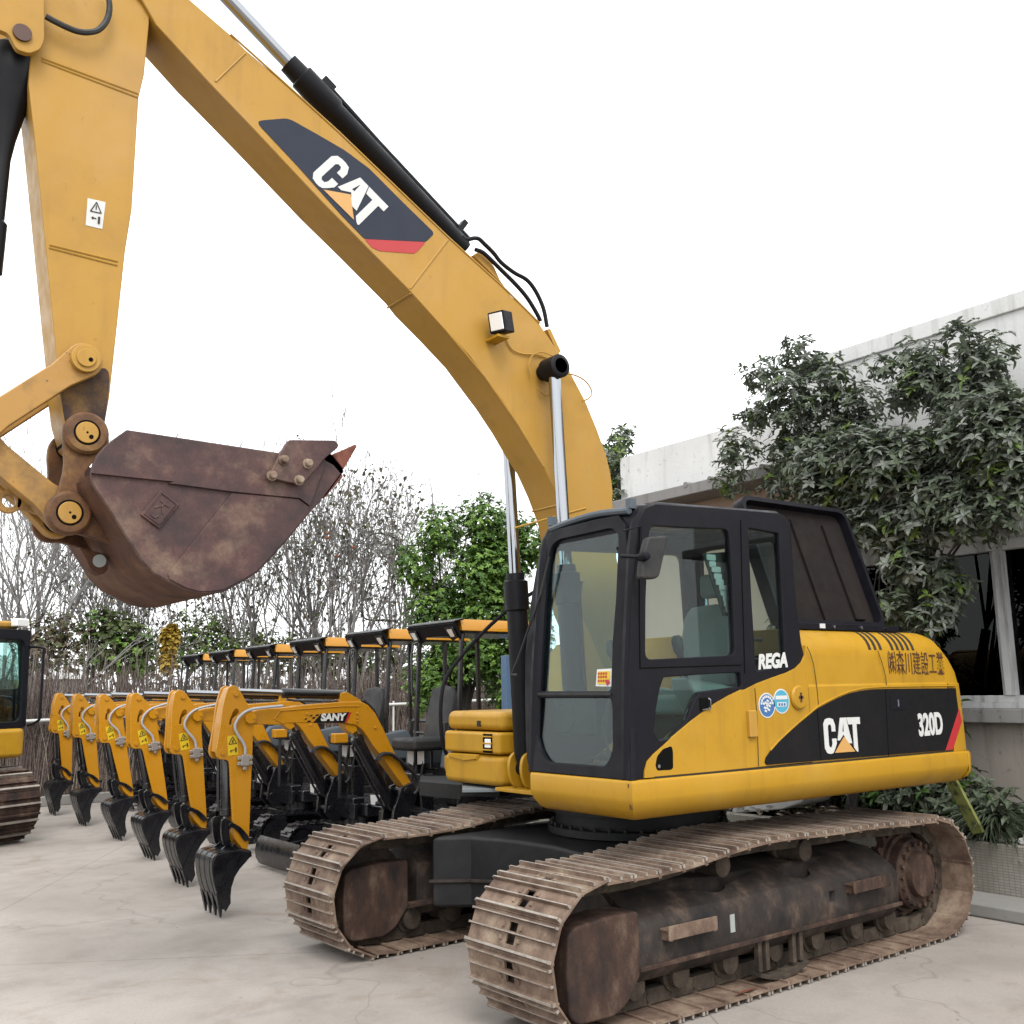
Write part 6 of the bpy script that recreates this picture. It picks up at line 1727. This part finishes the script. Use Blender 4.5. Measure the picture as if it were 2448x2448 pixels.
# persimmon tree with fruit and an arching branch
pt = [(-5.625,-15.015,1.373)][0]
PT = bare_tree(pt, 6.0, 77, label='persimmon tree with a few orange fruits and an arching bare branch', group=None, leaves=200, multi=2, name='persimmon_tree', lsize=.12)
for q, r in (([(-6.817,-14.340,4.822),(-6.560,-14.494,5.005),(-6.378,-14.599,5.234),(-6.169,-14.718,5.371),(-5.960,-14.834,5.417),(-5.803,-14.920,5.355),(-5.699,-14.975,5.218),(-5.648,-15.003,5.097)], .032), ([(-6.560,-14.494,5.005),(-6.326,-14.629,5.112),(-6.040,-14.790,5.158),(-5.778,-14.933,5.143),(-5.621,-15.017,5.097)], .022), ([(-5.699,-14.975,5.218),(-5.568,-15.045,5.263),(-5.463,-15.100,5.247)], .012), ([(-6.330,-14.627,3.386),(-6.047,-14.786,3.404),(-5.814,-14.913,3.406),(-5.685,-14.983,3.481),(-5.645,-15.004,3.600)], .03)):
    L = [Vector(p) - Vector((pt[0], pt[1], 0)) for p in q]
    m = MB(); m.tube(smoothline(L, 3), [r * (1 - .6 * i / (len(smoothline(L, 3)) - 1)) for i in range(len(smoothline(L, 3)))], 6); m.build('arching_branch', 'bark', PT)
paint('fruit_orange', (.62, .16, .02, 1), amount=.1, rough=.35)
for p in [(-4.947,-15.359,5.409),(-4.935,-15.365,5.304),(-5.464,-15.099,5.081),(-5.137,-15.265,4.883),(-5.743,-14.952,4.584),(-6.379,-14.599,4.703)]:
    c = Vector(p) - Vector((pt[0], pt[1], 0))
    m = MB(); m.lathe((c - Vector((0, 0, .045)), (0, 0, 1)), [(0, .01), (.012, .035), (.045, .05), (.075, .036), (.088, .01)], 10); m.build('fruit', 'fruit_orange', PT)
# upper twigs left of the boom
tw = [(-5.574,-10.988,1.402)][0]
bare_tree(tw, 6.1, 55, spread=.5, depth=4, label='bare twigs rising over the dense green tree beside the boom', leaves=0, leafm=('brown_leaf',), r0=.045, lsize=.2)

# bushes behind the fence
def bush(px, D_pts, rads, label, mats, mn, seed, L=.09, dens=420):
    b0 = Vector((D_pts[0][0], D_pts[0][1], 0))
    leafy('bush', label, 'bush', b0, [(Vector(p), (r, r, r)) for p, r in zip(D_pts, rads)], mats, mn, L, L * .3, dens, seed, group='bushes behind the brush fence', trunk_r=.04, whorl=5)
bush(0, [(0.662,-16.752,3.127),(0.360,-16.687,3.215),(0.005,-16.605,3.088),(0.486,-16.715,2.702),(0.098,-16.627,2.615),(0.791,-16.779,2.702)], [.42] * 6, 'brownish bush beside the left edge cab', [.6, .4], ['brown_leaf', 'olive_leaf'], 31, .08)
bush(0, [(-0.341,-16.520,3.220),(-0.700,-16.425,3.134),(-0.985,-16.345,2.959),(-0.522,-16.473,2.699),(-0.924,-16.363,2.523),(-1.199,-16.283,2.609)], [.42] * 6, 'dark green bush behind the farthest mini excavators', [.6, .25, .15], ['olive_leaf', 'hedge_leaf', 'hedge_light'], 32, .11)
bush(0, [(-2.344,-16.968,3.194),(-2.765,-16.821,3.288),(-3.197,-16.662,3.099),(-3.544,-16.526,2.862),(-2.528,-16.905,2.729),(-3.039,-16.721,2.632),(-2.191,-17.019,2.731)], [.46] * 7, 'yellow green rounded bush under the bucket', [.5, .3, .2], ['olive_leaf', 'hedge_light', 'lime_leaf'], 33, .08)
bush(0, [(-3.970,-16.351,2.906),(-4.400,-16.165,2.760),(-4.743,-16.010,2.709),(-4.149,-16.275,2.526),(-5.085,-15.848,2.609),(-5.342,-15.722,2.511)], [.36] * 6, 'ragged green bush above the middle canopies', [.6, .2, .2], ['olive_leaf', 'lime_leaf', 'brown_leaf'], 34, .10)
bush(0, [(-5.722,-15.528,2.697),(-6.020,-15.371,2.501),(-6.440,-15.139,2.687),(-5.853,-15.460,2.121),(-6.275,-15.232,1.923),(-6.692,-14.995,2.106)], [.4] * 6, 'ragged bush between the canopies and the dense green tree', [.6, .2, .2], ['olive_leaf', 'hedge_leaf', 'brown_leaf'], 35, .10)
# hanging dead yellow frond
yd = [(-1.531,-15.552,3.102),(-1.506,-15.560,2.929),(-1.489,-15.565,2.756),(-1.472,-15.571,2.585),(-1.462,-15.574,2.431),(-1.425,-15.586,3.015)]
leafy('dead_frond', 'hanging bunch of dead yellow leaves on a thin bare pole', 'dead leaves', (yd[4][0], yd[4][1], 0), [(Vector(p), (.10, .10, .12)) for p in yd], [1], ['yellow_leaf'], .15, .045, 9000, 41, trunk_r=.015, whorl=5, nlimb=4, trunk_top=.9)

# brushwood fence with its rail
FY = -13.5
FE = empty('brush_fence', (-2.5, FY, 0)); tag(FE, 'brown fence of upright brushwood and reeds with a pale horizontal rail', 'fence')
b = MB(); g = random.Random(9)
for i in range(9500):
    x = g.uniform(-7, 6.6); y = g.uniform(-.22, .12); h = g.choice([g.uniform(1.2, 1.9), g.uniform(1.7, 2.3), g.uniform(2.0, 2.75) if g.random() < .35 else 1.8])
    b.cur = g.choice([0, 0, 0, 1, 2, 2])
    lx = g.gauss(0, .24); r = g.uniform(.004, .011)
    p0 = Vector((x, y, 0)); p1 = Vector((x + lx * .4 + g.uniform(-.03, .03), y, h * .55)); p2 = Vector((x + lx, y + g.uniform(-.1, .1), h))
    vs = []
    for p, q in ((p0, r), (p1, r), (p2, r * .3)): vs += [p + Vector((-q, 0, 0)), p + Vector((q * .5, q * .9, 0)), p + Vector((q, -q * .3, 0))]
    b.add(vs, [(k * 3 + j, k * 3 + (j + 1) % 3, k * 3 + 3 + (j + 1) % 3, k * 3 + 3 + j) for k in range(2) for j in range(3)])
b.build('brushwood', ['straw', 'straw_pale', 'straw_dark'], FE, smooth=0, fix=False)
m = MB(); m.cyl((-7.2, .24, 1.60), (7.2, .24, 1.36), .028, 10); 
for x in (-6, -3, 0, 3, 6): m.cyl((x, .22, 0), (x, .22, 1.6), .022, 8)
m.build('rail', 'white_paint', FE)
m = MB(); m.box((-7.2, .28, 0), (7.2, .42, .16)); m.build('footing', 'kerb_concrete', FE, bev=.015)
b = MB(); b.box((-9.5, -.34, 0), (9.5, -.30, 1.55)); b.build('backing', 'straw_dark', FE, smooth=0)
# far shed roof and rows of scrub
SH = empty('shed', ([(-2.029,-29.471,2.678)][0][0], [(-2.029,-29.471,2.678)][0][1], 0)); tag(SH, 'small far shed with a pale sloping roof behind the fence', 'shed')
m = MB(); m.box((-1.3, -1, 0), (1.3, 1, 2.35)); m.build('wall', 'dim_render', SH)
m = MB(); m.loft([[(-1.5, -1.2, 2.35), (1.5, -1.2, 2.35), (1.5, 1.2, 2.35), (-1.5, 1.2, 2.35)], [(-1.5, -.05, 3.0), (1.5, -.05, 3.0), (1.5, .05, 3.0), (-1.5, .05, 3.0)]]); m.build('roof', 'white_paint', SH)
b = MB(); g = random.Random(19)
for i in range(480):
    D = g.uniform(27, 42); a = g.uniform(R(-150), R(-104))
    p = Vector((5.35 + D * math.cos(a), 5.77 + D * math.sin(a), 0)); h = g.uniform(1.6, 4.2) * (1 if g.random() < .6 else .6)
    b.cur = g.choice([0, 0, 1])
    q = p.copy(); pts = [q.copy()]
    for s in range(4): q = q + Vector((g.uniform(-.14, .14), g.uniform(-.14, .14), h / 4)); pts.append(q.copy())
    b.tube(pts, [.018, .016, .013, .009, .003], 3, caps=False)
    for s in range(3):
        o = pts[g.randint(2, 4)]; b.tube([o, o + Vector((g.uniform(-.4, .4), g.uniform(-.4, .4), g.uniform(.2, .7)))], [.007, .002], 3, caps=False)
    for s in range(5):
        o = pts[g.randint(1, 4)] + rv(g) * .35; b.cur = 2; leaf(b, o, rv(g), Vector((0, 0, 1)), .16, .05, .3); b.cur = 0
tag(b.build('scrub', ['grey_bark', 'straw', 'twig_leaf'], None, smooth=0, fix=False), 'thicket of bare saplings far behind the fence', 'thicket', kind='stuff')
b = MB()
for i in range(3600):
    D = g.uniform(24, 34); a = g.uniform(R(-150), R(-104)); z = 3.0 * g.random() ** 1.6
    p = Vector((5.35 + D * math.cos(a), 5.77 + D * math.sin(a), z)); b.cur = g.choice([0, 0, 1, 2])
    leaf(b, p, rv(g), Vector((0, 0, 1)), .28, .09, .3)
tag(b.build('undergrowth', ['olive_leaf', 'brown_leaf', 'straw_dark'], None, smooth=0, fix=False), 'tangled low undergrowth filling the ground beyond the fence', 'undergrowth', kind='stuff')
m = MB(); q = [(-2.755,-5.404,2.067)][0]; m.box((q[0] - .06, q[1] - .06, 0), (q[0] + .06, q[1] + .06, 2.25))
tag(m.build('steel_post', 'blue_paint', None, bev=.008), 'blue grey steel post just left of the boom cylinder', 'post')

# added unseen block: reflected in the cab glass, shuts off the low sky
LB = empty('added_light_block', (34, 4, 0)); tag(LB, 'long grey block added out of view, reflected in the cab glass and cutting off low sky', 'shed')
m = MB(); m.box((0, -34, 0), (8, 30, 2.9)); m.build('wall', 'light_block_grey', LB)
m = MB(); m.box((-.4, -34.5, 2.9), (8.5, 30.5, 3.1)); m.build('roof', 'light_block_grey', LB)
m = MB()
for y in range(-30, 28, 7): m.box((-.06, y, 0), (-.01, y + 4, 2.5))
m.build('light_block_panel', 'light_block_grey', LB)
